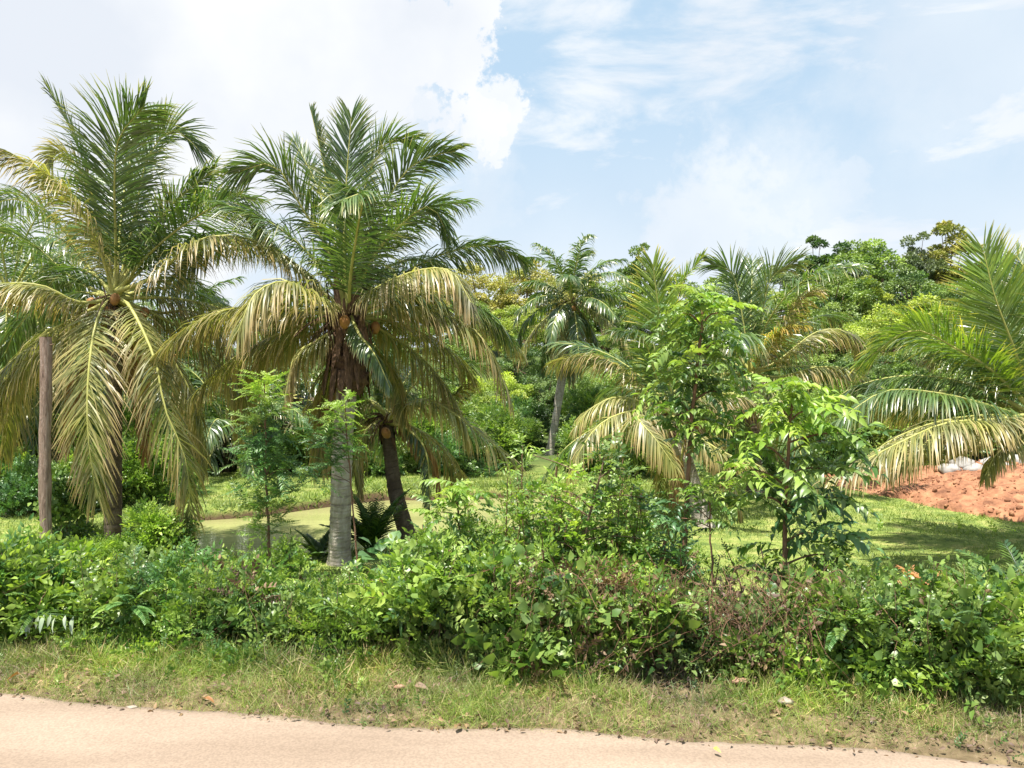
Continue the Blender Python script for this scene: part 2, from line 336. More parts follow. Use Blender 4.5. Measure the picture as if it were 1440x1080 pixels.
# ------------------------------------------------------------------ leaf templates and scatter
def leaf8(L=1., W=.45, fold=.12, droop=.15):
    v = np.array([[0, 0, 0], [-W / 2, .35, fold * .5], [0, .35, 0], [W / 2, .35, fold * .5], [-W * .38, .7, fold * .4 - droop * .4], [0, .7, -droop * .45], [W * .38, .7, fold * .4 - droop * .4], [0, 1, -droop]])
    f = np.array([[0, 2, 1], [0, 3, 2], [1, 2, 5], [1, 5, 4], [2, 3, 6], [2, 6, 5], [4, 5, 7], [5, 6, 7]])
    return v * L, f
def leaf2(L=1., W=.5, fold=.1):
    return np.array([[0, 0, 0], [-W / 2, .45, fold], [W / 2, .45, fold], [0, 1, -fold]]) * L, np.array([[0, 3, 1], [0, 2, 3]])
def frames(Y, roll):
    Y = nrmz(Y); ref = np.where(np.abs(Y[:, 2:3]) > .95, np.array([[1., 0, 0]]), np.array([[0, 0, 1.]]))
    X = nrmz(np.cross(Y, ref)); Z = np.cross(X, Y); c = np.cos(roll)[:, None]; s = np.sin(roll)[:, None]
    return np.stack([c * X + s * Z, Y, -s * X + c * Z], -1)       # columns
def scatter(mb, tmpl, pos, dirs, scale, roll=None, rnd=None, m=0, tv=None):
    v, f = tmpl[0], tmpl[1]; N = len(pos)
    if N == 0: return
    roll = np.zeros(N) if roll is None else roll
    M = frames(np.asarray(dirs, float), roll); scale = np.broadcast_to(scale, (N,))
    W = np.einsum('nij,kj->nki', M, v) * scale[:, None, None] + np.asarray(pos)[:, None]
    k = len(v); ff = f[None] + (np.arange(N) * k)[:, None, None]
    rn = rng.random(N) if rnd is None else rnd
    tr = tmpl[2] if len(tmpl) > 2 and tmpl[2] is not None else np.zeros(k)
    t = np.tile(tr if tv is None else tv, N)
    jit = tmpl[3] if len(tmpl) > 3 else np.zeros(k)
    mb.add(W.reshape(-1, 3), ff.reshape(-1, f.shape[1]), np.clip(np.repeat(rn, k) + np.tile(jit, N), 0, 1), t, m)

def twig_template(nleaf=7, length=1., leafL=.35, W=.45, pinnate=False, droop=.3, heart=False, seed=0, curve=.25, up=.3, term=True):
    """leaves set along a short stem; unit length along +Y"""
    r = np.random.default_rng(seed); mb = MB()
    s = np.linspace(0, 1, 5); pts = np.stack([0 * s, s * length, -curve * s ** 2 * length], -1)
    mb.tube(pts, np.linspace(.012, .005, 5) * length, 3)
    mb.f = [np.vstack([f[:, [0, 1, 2]], f[:, [0, 2, 3]]]) if f.shape[1] == 4 else f for f in mb.f]
    jit = [np.full(len(mb.v[0]), .0)]
    for i in range(nleaf):
        a = (i + 1) / nleaf if not pinnate else (i // 2 + 1) / (nleaf // 2 + .5)
        side = 1 if i % 2 else -1
        last = (i == nleaf - 1) and term
        y = a * length * (.95 if not last else 1); z = -curve * a * a * length
        ang = 0 if last else side * (R(62) if pinnate else R(50)) * r.uniform(.8, 1.2)
        el = r.uniform(-.25, .25) - droop * .4 if pinnate else r.uniform(-.5, .6) + up
        d = np.array([[math.sin(ang) * math.cos(el), math.cos(ang) * math.cos(el), math.sin(el)]])
        sz = leafL * r.uniform(.8, 1.15) * (1 if not pinnate else (.75 + .5 * math.sin(a * 2.6)))
        lv = leaf8(1, W, .1, droop)
        n0 = mb.n; scatter(mb, lv, np.array([[0, y, z]]), d, np.array([sz]), r.uniform(-.4, .4, 1), np.array([.5]))
        jit.append(np.full(8, r.uniform(-.3, .3)))
    V = np.concatenate(mb.v); Fc = np.concatenate(mb.f); return (V, Fc, None, np.concatenate(jit))
TW = {
 'ovate': [twig_template(7, 1, .36, .5, seed=s) for s in (1, 2, 3)],
 'small': [twig_template(10, 1, .26, .5, seed=s) for s in (4, 5, 6)],
 'lance': [twig_template(7, 1, .5, .26, seed=s, droop=.35, curve=.35, up=.1) for s in (7, 8, 9)],
 'pinnate': [twig_template(13, 1, .27, .42, pinnate=True, seed=s, droop=.45, curve=c) for s, c in ((10, .35), (11, .6), (12, .85))],
 'pinnate_big': [twig_template(15, 1, .27, .42, pinnate=True, seed=s, droop=.5, curve=c) for s, c in ((13, .3), (14, .55), (15, .8))],
 'fine': [twig_template(25, 1, .16, .28, pinnate=True, seed=s, droop=.2, curve=c) for s, c in ((16, .15), (17, .4))],
 'whorl': [twig_template(9, .5, .5, .22, seed=s, curve=.05, up=.5) for s in (18, 19)],
 'heart': [twig_template(4, 1, .42, .85, seed=s, droop=.3, curve=.5) for s in (20, 21)],
}
def scatter_twigs(mb, kind, pos, dirs, scale, m=0, rollr=1.2):
    ts = TW[kind]; idx = rng.integers(0, len(ts), len(pos)); scale = np.broadcast_to(scale, (len(pos),))
    for k, tpl in enumerate(ts):
        s = idx == k; scatter(mb, tpl, pos[s], dirs[s], scale[s], rng.normal(0, rollr, s.sum()), None, m)

def rand_dirs(n): return nrmz(rng.normal(size=(n, 3)))
def blob_points(center, rad, n, upper=-.3, shell=(.7, 1.05)):
    d = rand_dirs(n * 2); d = d[d[:, 2] > upper][:n]; r = rng.uniform(*shell, len(d))[:, None]
    return np.asarray(center) + d * r * np.asarray(rad), nrmz(d)

# ------------------------------------------------------------------ palms
def catmull(c, n):
    c = np.asarray(c, float); c = np.vstack([2 * c[0] - c[1], c, 2 * c[-1] - c[-2]]); seg = len(c) - 3; out = []
    for u in np.linspace(0, seg - 1e-6, n):
        i = int(u); t = u - i; p0, p1, p2, p3 = c[i:i + 4]
        out.append(.5 * ((2 * p1) + (-p0 + p2) * t + (2 * p0 - 5 * p1 + 4 * p2 - p3) * t * t + (-p0 + 3 * p1 - 3 * p2 + p3) * t ** 3))
    out = np.array(out); d = np.concatenate([[0], np.cumsum(np.linalg.norm(np.diff(out, axis=0), axis=1))]); s = np.linspace(0, d[-1], n)
    return np.stack([np.interp(s, d, out[:, k]) for k in range(3)], -1), d[-1]
def frond_meshes(ctrl, Lm=.85, n=80, lift=.15, droop=.5, twist=0., w0=.036, start=.17, ragged=.1, seg=3, thick=1., matl='palm', fwd=(66, 24), Hdir=None):
    c, L = catmull(ctrl, 40)
    rb = MB(); s = np.linspace(0, 1, 14); idx = (s * 39).astype(int)
    rad = np.interp(s, [0, .06, .15, .5, 1], [.075, .042, .03, .018, .005]) * thick
    rb.tube(c[idx], rad, 5)
    Hh = c[-1] - c[0] if Hdir is None else np.asarray(Hdir, float); Hh = Hh * [1, 1, 0]
    if np.linalg.norm(Hh) < .15: Hh = np.array([.2, -1, 0])
    Hh = nrmz(Hh); S0 = np.cross(Hh, [0, 0, 1.])
    if abs(Hh[0]) > .8 and c[-1][2] > c[0][2] + .35 and twist == 0: twist = (1. if Hh[0] > 0 else -1.) * rng.uniform(.8, 1.15)
    T = nrmz(np.gradient(c, axis=0))
    t = np.linspace(start, .995, n); t = t + rng.normal(0, .25 / n, n); t = np.clip(t, start, .999)
    lb = MB(); prof_x = [start, start + .1, .42, .62, .82, .93, 1]; prof_y = [.5, .85, 1, 1, .84, .66, .5]
    f = t * 39; i0 = np.clip(f.astype(int), 0, 38); fr = (f - i0)[:, None]
    p = c[i0] * (1 - fr) + c[i0 + 1] * fr; TT = nrmz(T[i0] * (1 - fr) + T[i0 + 1] * fr)
    Nn = nrmz(np.cross(S0[None], TT)); S = np.cross(TT, Nn)
    Nn = nrmz(Nn); tw = twist * t[:, None]
    S2 = np.cos(tw) * S + np.sin(tw) * Nn; N2 = -np.sin(tw) * S + np.cos(tw) * Nn
    for sd in (-1, 1):
        keep = rng.random(n) > ragged * .6
        a = R(1) * (np.interp(t, [start, 1], fwd) + rng.normal(0, 6, n))[:, None]
        ph = (lift + rng.normal(0, .22, n))[:, None]
        d = TT * np.cos(a) + np.sin(a) * (sd * S2 * np.cos(ph) + N2 * np.sin(ph))
        l = (Lm * np.interp(t, prof_x, prof_y) * rng.uniform(.88, 1.08, n))
        l = np.where(rng.random(n) < ragged, l * rng.uniform(.3, .9, n), l)
        Wv = nrmz(TT - (TT * d).sum(-1, keepdims=True) * d); ot = np.cross(d, Wv); ra = rng.normal(0, .35, n)[:, None]
        Wv = np.cos(ra) * Wv + np.sin(ra) * ot
        dr = (droop * rng.uniform(.5, 1.6, n))[:, None]; q = p.copy(); rows = []; dirn = d
        ww = [.55, 1, .85, .12] if seg == 3 else [.6, 1, .12]
        for k in range(seg + 1):
            w = Wv * (w0 * ww[k] * .5); rows.append(np.stack([q - w, q + w], 1))
            if k < seg:
                dirn = nrmz(dirn + np.array([0, 0, -1.]) * dr * (.25 + .55 * k)); q = q + dirn * (l / seg)[:, None]
        A = np.stack(rows, 1)[keep]; m = len(A); k2 = (seg + 1) * 2
        base = (np.arange(m) * k2)[:, None, None]; quad = np.array([[2 * k, 2 * k + 1, 2 * k + 3, 2 * k + 2] for k in range(seg)])[None]
        lb.add(A.reshape(-1, 3), (base + quad).reshape(-1, 4), np.repeat(rng.random(m), k2), np.tile(np.repeat(np.linspace(0, 1, seg + 1), 2), m))
    return rb.mesh('frond', MT['rachis']), lb.mesh('leaflets', MT[matl])

def add_frond(root, origin, ctrl, **k):
    col = k.pop('color', None); lab = k.pop('label', None)
    a, b = frond_meshes(np.asarray(ctrl) - origin, **k)
    fo = obj('frond', a, root); lo = obj('leaflets', b, fo, color=col or (1, 1, 1, 1)); lo['kind'] = 'stuff'
    if lab: fo['label'] = lab
    return fo
def auto_ctrl(o, az, e0, L, bend):
    pts = [np.asarray(o, float)]; n = 5; e = e0
    for i in range(n):
        s = (i + .5) / n; e = e0 - bend * s ** 1.3
        h = math.cos(e); pts.append(pts[-1] + L / n * np.array([math.sin(az) * h, math.cos(az) * h, math.sin(e)]))
    return pts
def palm_trunk(root, origin, pts, r0, r1, mat, ring=.10, sides=16):
    c, L = catmull(np.asarray(pts) - origin, 60); n = max(20, int(L / (ring / 6))); c, L = catmull(np.asarray(pts) - origin, n)
    s = np.linspace(0, L, n); ph = (s / ring + .5 * np.sin(s * 3) + .3 * np.sin(s * 7.3)) % 1.0; ringv = np.clip(1 - ph * 5, 0, 1) * rng.uniform(.4, 1, n)
    base = np.interp(s / L, [0, .06, .2, 1], [r0 * 1.35, r0 * 1.08, r0, r1])
    rad = base * (1 + .03 * (ph - .5)) - .035 * base * ringv
    mb = MB(); mb.tube(c, rad, sides); v = mb.v[0]
    v += (rng.normal(0, .004, v.shape) * (r0 / .15)).astype(np.float32)
    mb.t[0] = np.clip(np.repeat(ringv, sides) * rng.uniform(.3, 1.2, len(v)) + (rng.random(len(v)) < .06) * .5, 0, 1).astype(np.float32)
    return obj('trunk', mb.mesh('trunk', MT[mat], smooth=True), root)
def sheath_skirt(root, c, r, h, n=16):
    if h > .5: n = 64; r = r * 1.6
    for i in range(n):
        a = i * 2.4; mb = MB(); s = np.linspace(0, 1, 5); rr = r * (1 + .35 * s + .12 * math.sin(i * 3.1))
        z0 = c[2] + rng.uniform(-h, h * .4); ln = rng.uniform(.3, .6) * h * 1.4 + .1
        pts = np.stack([c[0] + math.cos(a) * rr, c[1] + math.sin(a) * rr, z0 - s * ln * (1 if i % 2 else -.8)], -1)
        w = np.interp(s, [0, .5, 1], [.07, .05, .012]); tx = np.array([-math.sin(a), math.cos(a), 0])
        out = np.array([math.cos(a), math.sin(a), 0])
        A = np.stack([pts - tx * w[:, None], pts + out * .02, pts + tx * w[:, None]], 1).reshape(-1, 3)
        f = [[k * 3 + j, k * 3 + j + 1, k * 3 + j + 4, k * 3 + j + 3] for k in range(4) for j in range(2)]
        mb.add(A, np.array(f)); obj('leaf_sheath', mb.mesh('leaf_sheath', MT['sheath']), root)
def coconut_mesh():
    mb = MB(); n = 7; s = np.linspace(0, math.pi, n); pts = np.stack([0 * s, 0 * s, -np.cos(s) * .105], -1)
    mb.tube(pts, np.maximum(np.sin(s) * .08, .004), 8); v = mb.v[0]; v[:, 0] *= 1 + .06 * np.sin(v[:, 2] * 20)
    return mb.mesh('coconut', MT['coconut'], smooth=True)
CO = coconut_mesh()
def coconuts(root, c, n, rad=.44):
    for i in range(n):
        a = i * 2.2 + .4; o = obj('coconut', CO, root, (c[0] + math.cos(a) * rad * rng.uniform(.8, 1.2), c[1] + math.sin(a) * rad, c[2] + rng.uniform(-.18, .05)))
        o.rotation_euler = (rng.uniform(-.6, .6), rng.uniform(-.6, .6), a)
def inflorescence(root, c, az, L=.8, down=.3):
    mb = MB(); p0 = np.asarray(c, float); h = np.array([math.sin(az), math.cos(az), 0])
    for k in range(7):
        s = np.linspace(0, 1, 5)[:, None]; sp = rng.normal(0, .12, 3)
        pts = p0 + h * s * L * rng.uniform(.7, 1) + sp * s + np.array([0, 0, 1]) * (.25 * s - (down + .3) * s ** 2)
        mb.tube(pts, np.linspace(.016, .006, 5), 4)
    obj('flower_stalk', mb.mesh('flower_stalk', MT['sheath']), root)

def hero_palm(D, crown, base, fronds, label, trunk_pts=(), r=(.15, .12), tmat='trunk_dark', auto=10, autoL=3.2, nuts=5, Lm=.8, skirt=.25, seedrot=0., group=None, autoel=(75, -35), n=165, w0=.023):
    o = P(crown[0], crown[1], D); b = P(base[0], base[1], base[2] if len(base) > 2 else D); b[2] = H(b[0], b[1]) - .1
    root = empty('coconut_palm', tuple(b)); tag(root, label, 'palm tree', group or 'coconut palms of the plantation')
    pts = [b] + [P(*q) for q in trunk_pts] + [o - [0, 0, .15]]
    palm_trunk(root, b, pts, r[0], r[1], tmat)
    for fr in fronds:
        pix = fr[0]; k = dict(fr[1]) if len(fr) > 1 else {}
        st = o + [0, 0, rng.uniform(-.1, .12)]
        ctrl = [st] + [P(x, y, D + dy) for x, y, dy in pix]
        k.setdefault('Lm', Lm); k.setdefault('n', n); k.setdefault('w0', w0); k['n'] = max(k['n'], n)
        add_frond(root, b, ctrl, **k)
    for i in range(auto):
        f = i / max(1, auto - 1); az = i * 2.39996 + seedrot; e0 = R(autoel[0] + (autoel[1] - autoel[0]) * f)
        old = f > .6
        if D < 17 and math.cos(az) < -.35: az = math.pi - az
        add_frond(root, b, auto_ctrl(o, az, e0, autoL * rng.uniform(.85, 1.1), R(rng.uniform(55, 95)) * (1 if not old else .7)),
                  Lm=Lm, n=int(n * .9), lift=.25 - .6 * f, droop=.5 + .4 * f, twist=rng.uniform(-.4, .4), w0=w0,
                  matl='palm_old' if old and rng.random() < .6 else 'palm', ragged=.1 + .1 * f)
    oc = o - b
    if skirt > .5:
        cb = MB(); ss = np.linspace(0, 1, 26); rr = r[1] * (1.15 + .75 * np.sin(np.clip(ss * 1.25, 0, 1) * 3.0) ** .6) + rng.normal(0, .012, 26)
        cb.tube(np.stack([oc[0] + .02 * np.sin(ss * 5), oc[1] + 0 * ss, oc[2] - 1.2 + ss * 1.25], -1), rr, 14); cb.v[0] += rng.normal(0, .024, cb.v[0].shape).astype(np.float32)
        obj('leaf_base_column', cb.mesh('leaf_base_column', MT['sheath']), root)
    if skirt: sheath_skirt(root, oc - [0, 0, .1], r[1] * 1.15, skirt)
    if nuts: coconuts(root, oc + [0, 0, -.08], nuts)
    inflorescence(root, oc + [0, 0, -.02], 2.2 + seedrot, .8); inflorescence(root, oc, 4.0 + seedrot, .7)
    return root

Y_, O_, D_ = dict(matl='palm_old', lift=-.15, droop=.7, ragged=.12), dict(matl='palm_old', lift=-.3, droop=.9, ragged=.2), dict(matl='palm_dry', lift=-.5, droop=1.3, ragged=.35)
def K(base=None, **k): d = dict(base or {}); d.update(k); return d

# palm by the tall wooden post
hero_palm(13, (162, 420), (158, 765, 13), [
    ([(163, 340, -.1), (161, 260, -.5), (167, 195, -.8), (203, 150, -1.1)], K(lift=.1, droop=.25, Hdir=(.1, -1, 0), Lm=1.15, n=190)),
    ([(168, 340, .3), (178, 250, .8), (200, 180, 1.3), (225, 150, 1.9)], K(lift=.2, droop=.25, Lm=.85)),
    ([(135, 300, .3), (108, 200, .5), (66, 122, .4)], K(lift=.25, droop=.2, Lm=.62, ragged=.15)),
    ([(142, 320, .1), (112, 240, .3), (80, 212, .4), (62, 240, .3)], K(lift=.1, droop=.3, Lm=.55, matl='palm_old')),
    ([(188, 310, .2), (207, 225, .4), (243, 182, .5), (284, 215, .5)], K(lift=.3, droop=.25, Lm=.85)),
    ([(140, 350, -.4), (100, 275, -.9), (50, 235, -1.2), (-10, 205, -1.5)], K(lift=-.1, droop=.6, Lm=.75, matl='palm_old')),
    ([(110, 425, -.3), (60, 402, -.6), (0, 400, -.8), (-50, 430, -.9)], K(Y_, Lm=.75)),
    ([(100, 390, .5), (40, 340, .9), (-30, 320, 1.2)], K(lift=.2, droop=.4)),
    ([(120, 370, .8), (70, 300, 1.6), (10, 280, 2.2), (-40, 310, 2.6)], K(lift=.2, droop=.4)),
    ([(200, 350, .2), (240, 290, .3), (300, 240, .3)], K(lift=.1, droop=.45, Lm=.7)),
    ([(205, 362, -.3), (265, 312, -.5), (330, 285, -.6), (378, 345, -.6)], K(lift=.15, droop=.45, Lm=.8)),
    ([(215, 390, -.5), (285, 335, -.9), (370, 342, -1.1), (447, 395, -1.2)], K(lift=-.1, droop=.65, Lm=.8, matl='palm_old')),
    ([(138, 445, -.7), (125, 520, -1.2), (124, 610, -1.4), (136, 700, -1.3)], K(matl='palm_old', lift=0, droop=.25, Lm=.98, n=100, Hdir=(-.25, -1, 0))),
    ([(182, 430, -.6), (217, 503, -1.1), (232, 575, -1.3), (262, 650, -1.3), (268, 745, -1.2)], K(Y_, Lm=.85, n=100, Hdir=(1, -.5, 0), droop=.5)),
    ([(200, 445, -.1), (240, 500, -.2), (280, 580, -.2), (290, 660, -.1)], K(O_, Lm=.8)),
    ([(120, 455, -.2), (60, 490, -.4), (5, 540, -.5), (-30, 620, -.5)], K(O_, Lm=.8)),
    ([(112, 450, .3), (60, 470, .5), (20, 540, .7), (5, 640, .7)], K(O_, Lm=.8)),
    ([(220, 440, .5), (280, 440, .9), (330, 500, 1.2), (350, 590, 1.3)], K(O_, Lm=.85)),
    ([(185, 470, .8), (200, 540, 1.3), (205, 640, 1.4)], K(D_, Lm=.6)),
    ([(140, 480, .8), (105, 540, 1.2), (90, 630, 1.4)], K(D_, Lm=.6)),
  ], 'coconut palm with hanging yellow fronds right beside the tall bare wooden post', r=(.14, .11), auto=14, nuts=7, seedrot=.8, autoL=3.3)

# palm with the pale grey trunk
hero_palm(12, (490, 445), (477, 800, 12.2), [
    ([(484, 350, -.1), (487, 260, -.2), (494, 165, -.2)], K(lift=.1, droop=.15, Lm=.8, n=96, Hdir=(.15, 1, 0))),
    ([(474, 330, .1), (457, 240, .2), (437, 155, .2)], K(lift=.9, droop=.05, Lm=.35)),
    ([(464, 358, -.1), (423, 290, -.2), (385, 232, -.3), (328, 244, -.3)], K(lift=.15, droop=.25, Lm=.78)),
    ([(470, 340, .5), (445, 260, .9), (415, 200, 1.1)], K(lift=.3, droop=.2, Lm=.6)),
    ([(502, 330, .3), (517, 250, .5), (543, 200, .5), (580, 197, .5)], K(lift=.15, droop=.2, Lm=.72)),
    ([(518, 345, 0), (560, 255, 0), (597, 223, 0), (640, 213, 0)], K(lift=.15, droop=.3, Lm=.75)),
    ([(493, 390, -.6), (503, 320, -1.2), (510, 275, -1.7), (480, 282, -2.3)], K(lift=.0, droop=.35, Lm=.85, Hdir=(-.2, -1, 0), n=96)),
    ([(520, 370, -.2), (560, 320, -.3), (605, 290, -.3), (632, 335, -.3)], K(lift=.1, droop=.35, Lm=.7)),
    ([(540, 405, .4), (610, 362, .7), (685, 345, .9), (737, 368, 1)], K(lift=-.1, droop=.7, Lm=.7, matl='palm')),
    ([(530, 405, -.6), (590, 380, -1), (635, 382, -1.3), (662, 425, -1.5)], K(Y_, Lm=.78, droop=.9)),
    ([(545, 430, .1), (620, 440, .1), (680, 478, 0), (718, 560, 0)], K(Y_, Lm=.8, droop=.8)),
    ([(545, 440, .6), (610, 430, 1.1), (680, 450, 1.4), (730, 490, 1.5)], K(Y_, Lm=.75)),
    ([(450, 420, -.6), (405, 396, -1.1), (360, 412, -1.5), (335, 465, -1.7)], K(Y_, Lm=.85, droop=.7, n=96)),
    ([(440, 440, -.1), (370, 430, -.2), (290, 445, -.2), (215, 500, -.1)], K(Y_, Lm=.75)),
    ([(440, 470, .3), (390, 480, .5), (350, 530, .6), (335, 610, .7)], K(O_, Lm=.8)),
    ([(445, 480, -.2), (415, 500, -.3), (400, 560, -.4)], K(O_, Lm=.6)),
    ([(505, 470, -.4), (528, 500, -.6), (548, 545, -.6)], K(lift=-.4, droop=.7, Lm=.35)),
    ([(430, 390, .5), (370, 340, .9), (300, 340, 1.2), (250, 390, 1.4)], K(lift=.1, droop=.5, Lm=.75)),
    ([(510, 480, .6), (550, 520, 1), (570, 590, 1.2)], K(O_, Lm=.6)),
    ([(475, 490, .7), (455, 560, 1.1), (450, 620, 1.2)], K(D_, Lm=.5)),
  ], 'coconut palm with pale grey ringed trunk and shaggy brown sheaths under its crown', r=(.165, .15), tmat='trunk_pale', trunk_pts=[(482, 620, 12.05), (489, 530, 12)],
  auto=13, nuts=3, skirt=.75, seedrot=2.1, autoL=3.0)

# short leaning palm on the pond bank
hero_palm(14.0, (545, 588), (577, 765, 14.1), [
    ([(560, 575, -.5), (600, 562, -1), (650, 590, -1.3), (727, 652, -1.5)], K(Y_, Lm=.75, droop=.7, lift=.0, color=(1.35, 1.35, 1.2, 1))),
    ([(580, 570, .2), (620, 566, .3), (655, 545, .3)], K(Y_, Lm=.45)),
    ([(520, 565, 0), (480, 550, 0), (430, 570, 0)], K(O_, Lm=.5)),
    ([(525, 590, .2), (490, 590, .3), (465, 640, .4)], K(O_, Lm=.6)),
    ([(575, 605, -.2), (600, 640, -.3), (604, 730, -.3)], K(lift=-.4, droop=.8, Lm=.4)),
    ([(542, 540, .2), (530, 490, .5), (505, 470, .7)], K(lift=.2, Lm=.6)),
    ([(575, 610, .3), (610, 640, .4), (620, 690, .4)], K(D_, Lm=.5)),
    ([(520, 600, -.3), (500, 640, -.4), (505, 690, -.4)], K(O_, Lm=.5)),
    ([(565, 545, .4), (590, 510, .8), (640, 500, 1)], K(lift=.1, Lm=.6)),
  ], 'short dark coconut palm leaning left at the edge of the pond', r=(.15, .11), trunk_pts=[(558, 700, 14.05), (549, 640, 14)], auto=5, nuts=3, autoL=2.2, seedrot=1.3, n=105, autoel=(60, -40))

# palm with the upright frond behind the tall pinnate sapling
hero_palm(16, (948, 585), (992, 750, 15.6), [
    ([(938, 510, -.3), (927, 440, -.6), (918, 372, -.7)], K(lift=.1, droop=.12, Lm=.85, Hdir=(-.1, -1, 0), color=(2.3, 2.0, .9, 1), n=90)),
    ([(955, 500, .1), (955, 410, .2), (988, 362, .3)], K(lift=.5, droop=.15, Lm=.5, color=(2.2, 2.0, .9, 1))),
    ([(925, 535, -.4), (905, 478, -.8), (868, 463, -1)], K(lift=0, droop=.5, Lm=.85, n=90)),
    ([(910, 550, 0), (865, 512, 0), (820, 500, 0), (775, 510, 0)], K(Y_, Lm=.65)),
    ([(915, 570, -.3), (870, 558, -.6), (830, 575, -.8), (810, 600, -.9)], K(Y_, Lm=.65)),
    ([(905, 575, -.7), (850, 592, -1.2), (815, 635, -1.5), (800, 680, -1.5)], K(Y_, Lm=.65)),
    ([(920, 588, -1), (895, 585, -1.5), (920, 615, -2), (948, 655, -2.2)], K(Y_, Lm=.7)),
    ([(975, 610, -.6), (1020, 637, -1), (1068, 655, -1.2)], K(Y_, Lm=.6)),
    ([(985, 560, 0), (1040, 555, 0), (1095, 590, 0)], K(Y_, Lm=.8)),
    ([(960, 620, -.2), (955, 660, -.3), (945, 700, -.3)], K(D_, Lm=.5)),
  ], 'short coconut palm with a grey leaning trunk behind the tall slender sapling', r=(.2, .15), tmat='trunk_pale', trunk_pts=[(972, 680, 15.8)], auto=12, autoL=3.0, nuts=2, seedrot=.3, n=105, w0=.028)

hero_palm(20, (1055, 525), (1062, 690, 20), [
    ([(1045, 450, 0), (1030, 385, 0), (1000, 372, 0)], K(lift=.2, droop=.2, Lm=1)),
    ([(1070, 450, 0), (1085, 390, 0), (1120, 368, 0)], K(lift=.3, droop=.2, Lm=1)),
    ([(1090, 480, -.5), (1120, 425, -.8), (1145, 408, -1)], K(lift=-.1, droop=.5, Lm=.9, matl='palm_old')),
    ([(1080, 480, -.8), (1105, 462, -1.2), (1135, 458, -1.6)], K(matl='palm_old', Lm=.5, color=(1.2, 1.1, .6, 1))),
    ([(1090, 510, 0), (1150, 466, 0), (1198, 470, 0), (1210, 510, 0)], K(Y_, Lm=.95, droop=.8)),
    ([(1095, 530, -.8), (1150, 516, -1.3), (1200, 520, -1.6), (1232, 540, -1.8)], K(Y_, Lm=.8, droop=.9)),
    ([(1020, 480, 0), (985, 460, 0), (955, 490, 0)], K(lift=0, droop=.6, Lm=.9)),
    ([(1030, 555, -.5), (1010, 600, -.8), (1000, 650, -.8)], K(O_, Lm=.8)),
    ([(1085, 550, -1), (1110, 580, -1.4), (1125, 630, -1.6)], K(O_, Lm=.8)),
    ([(1056, 440, 1), (1058, 370, 2)], K(lift=.2, droop=.2, Lm=1, Hdir=(0, 1, 0))),
  ], 'dark coconut palm on the far lawn edge between two slender saplings', r=(.2, .17), auto=10, autoL=4.2, nuts=3, Lm=.95, seedrot=2.6, n=105, w0=.034)

hero_palm(12.6, (1462, 590), (1475, 745, 12.6), [
    ([(1430, 500, -.2), (1400, 420, -.3), (1383, 352, -.3)], K(lift=.1, droop=.1, Lm=.95, Hdir=(-.4, -1, 0), color=(1.9, 1.75, .9, 1), n=100)),
    ([(1400, 525, 0), (1345, 490, 0), (1280, 464, 0), (1215, 510, 0)], K(lift=.3, droop=.22, Lm=.8, color=(1.9, 1.75, .9, 1), n=100)),
    ([(1390, 570, -.5), (1320, 553, -.9), (1245, 550, -1.2), (1180, 590, -1.4)], K(lift=-.15, droop=.55, Lm=.75, n=96)),
    ([(1390, 580, .4), (1330, 570, .7), (1270, 560, 1), (1210, 545, 1.1)], K(lift=-.1, droop=.6, Lm=.8)),
    ([(1400, 590, -.8), (1330, 595, -1.3), (1260, 625, -1.6), (1170, 672, -1.8)], K(Y_, Lm=.8, droop=.5)),
    ([(1400, 597, -.3), (1330, 605, -.5), (1290, 632, -.7), (1250, 662, -.8)], K(Y_, Lm=.75, droop=.6)),
    ([(1450, 480, .5), (1450, 400, .9), (1430, 360, 1.2)], K(lift=.2, droop=.2, Lm=.8)),
    
    ([(1410, 540, .8), (1360, 500, 1.4), (1310, 500, 1.8)], K(lift=.1, Lm=.8)),
    ([(1480, 480, -.5), (1500, 400, -.8), (1540, 360, -1)], K(lift=.1, Lm=.9)),
    ([(1425, 620, -.3), (1400, 640, -.5), (1385, 670, -.6)], K(O_, Lm=.45)),
  ], 'big coconut palm cut by the right edge, fronds reaching over the red soil', r=(.2, .16), auto=13, autoL=3.4, nuts=3, Lm=.85, seedrot=.9, autoel=(80, 8))

def far_palm(D, crown, basepx, L, label, r=(.14, .11), n=22, seed=0., tmat='trunk_dark', Lm=.85, lean=(), nleaf=85, elr=(82, -62), w0=.04, group=None):
    return hero_palm(D, crown, basepx, [], label, trunk_pts=lean, r=r, tmat=tmat, auto=n, autoL=L, nuts=3, Lm=Lm, skirt=.25, seedrot=seed, autoel=elr, n=nleaf, w0=w0, group=group)
far_palm(28, (804, 425), (772, 625, 28), 2.9, 'tall slender coconut palm standing alone against the forest near the centre', r=(.13, .10), lean=[(797, 500, 28), (783, 570, 28)], n=30, elr=(88, -75), tmat='trunk_pale', Lm=.68, w0=.045, seed=.5)
far_palm(19, (14, 425), (18, 735, 19), 4.4, 'shaded coconut palm at the far left edge behind the wooden post', n=30, seed=1.9, w0=.035, Lm=.9)
far_palm(25, (318, 600), (318, 690, 25), 3.6, 'low drooping coconut palm on the far bank left of the pond', n=22, seed=.2, w0=.05)
far_palm(23, (95, 520), (90, 700, 23), 3.8, 'coconut palm behind the vine covered stump on the left', n=22, seed=3.2, w0=.05)
far_palm(27, (405, 560), (400, 690, 27), 3.8, 'coconut palm half hidden behind the feathery sapling', n=22, seed=4.4, w0=.055)
far_palm(30, (230, 500), (232, 690, 30), 4.2, 'farther coconut palm seen between the two largest palms', n=22, seed=5.1, w0=.06)
far_palm(24, (-60, 430), (-60, 740, 24), 4.4, 'coconut palm beyond the left edge, only frond tips showing', n=20, seed=2.2, w0=.05)

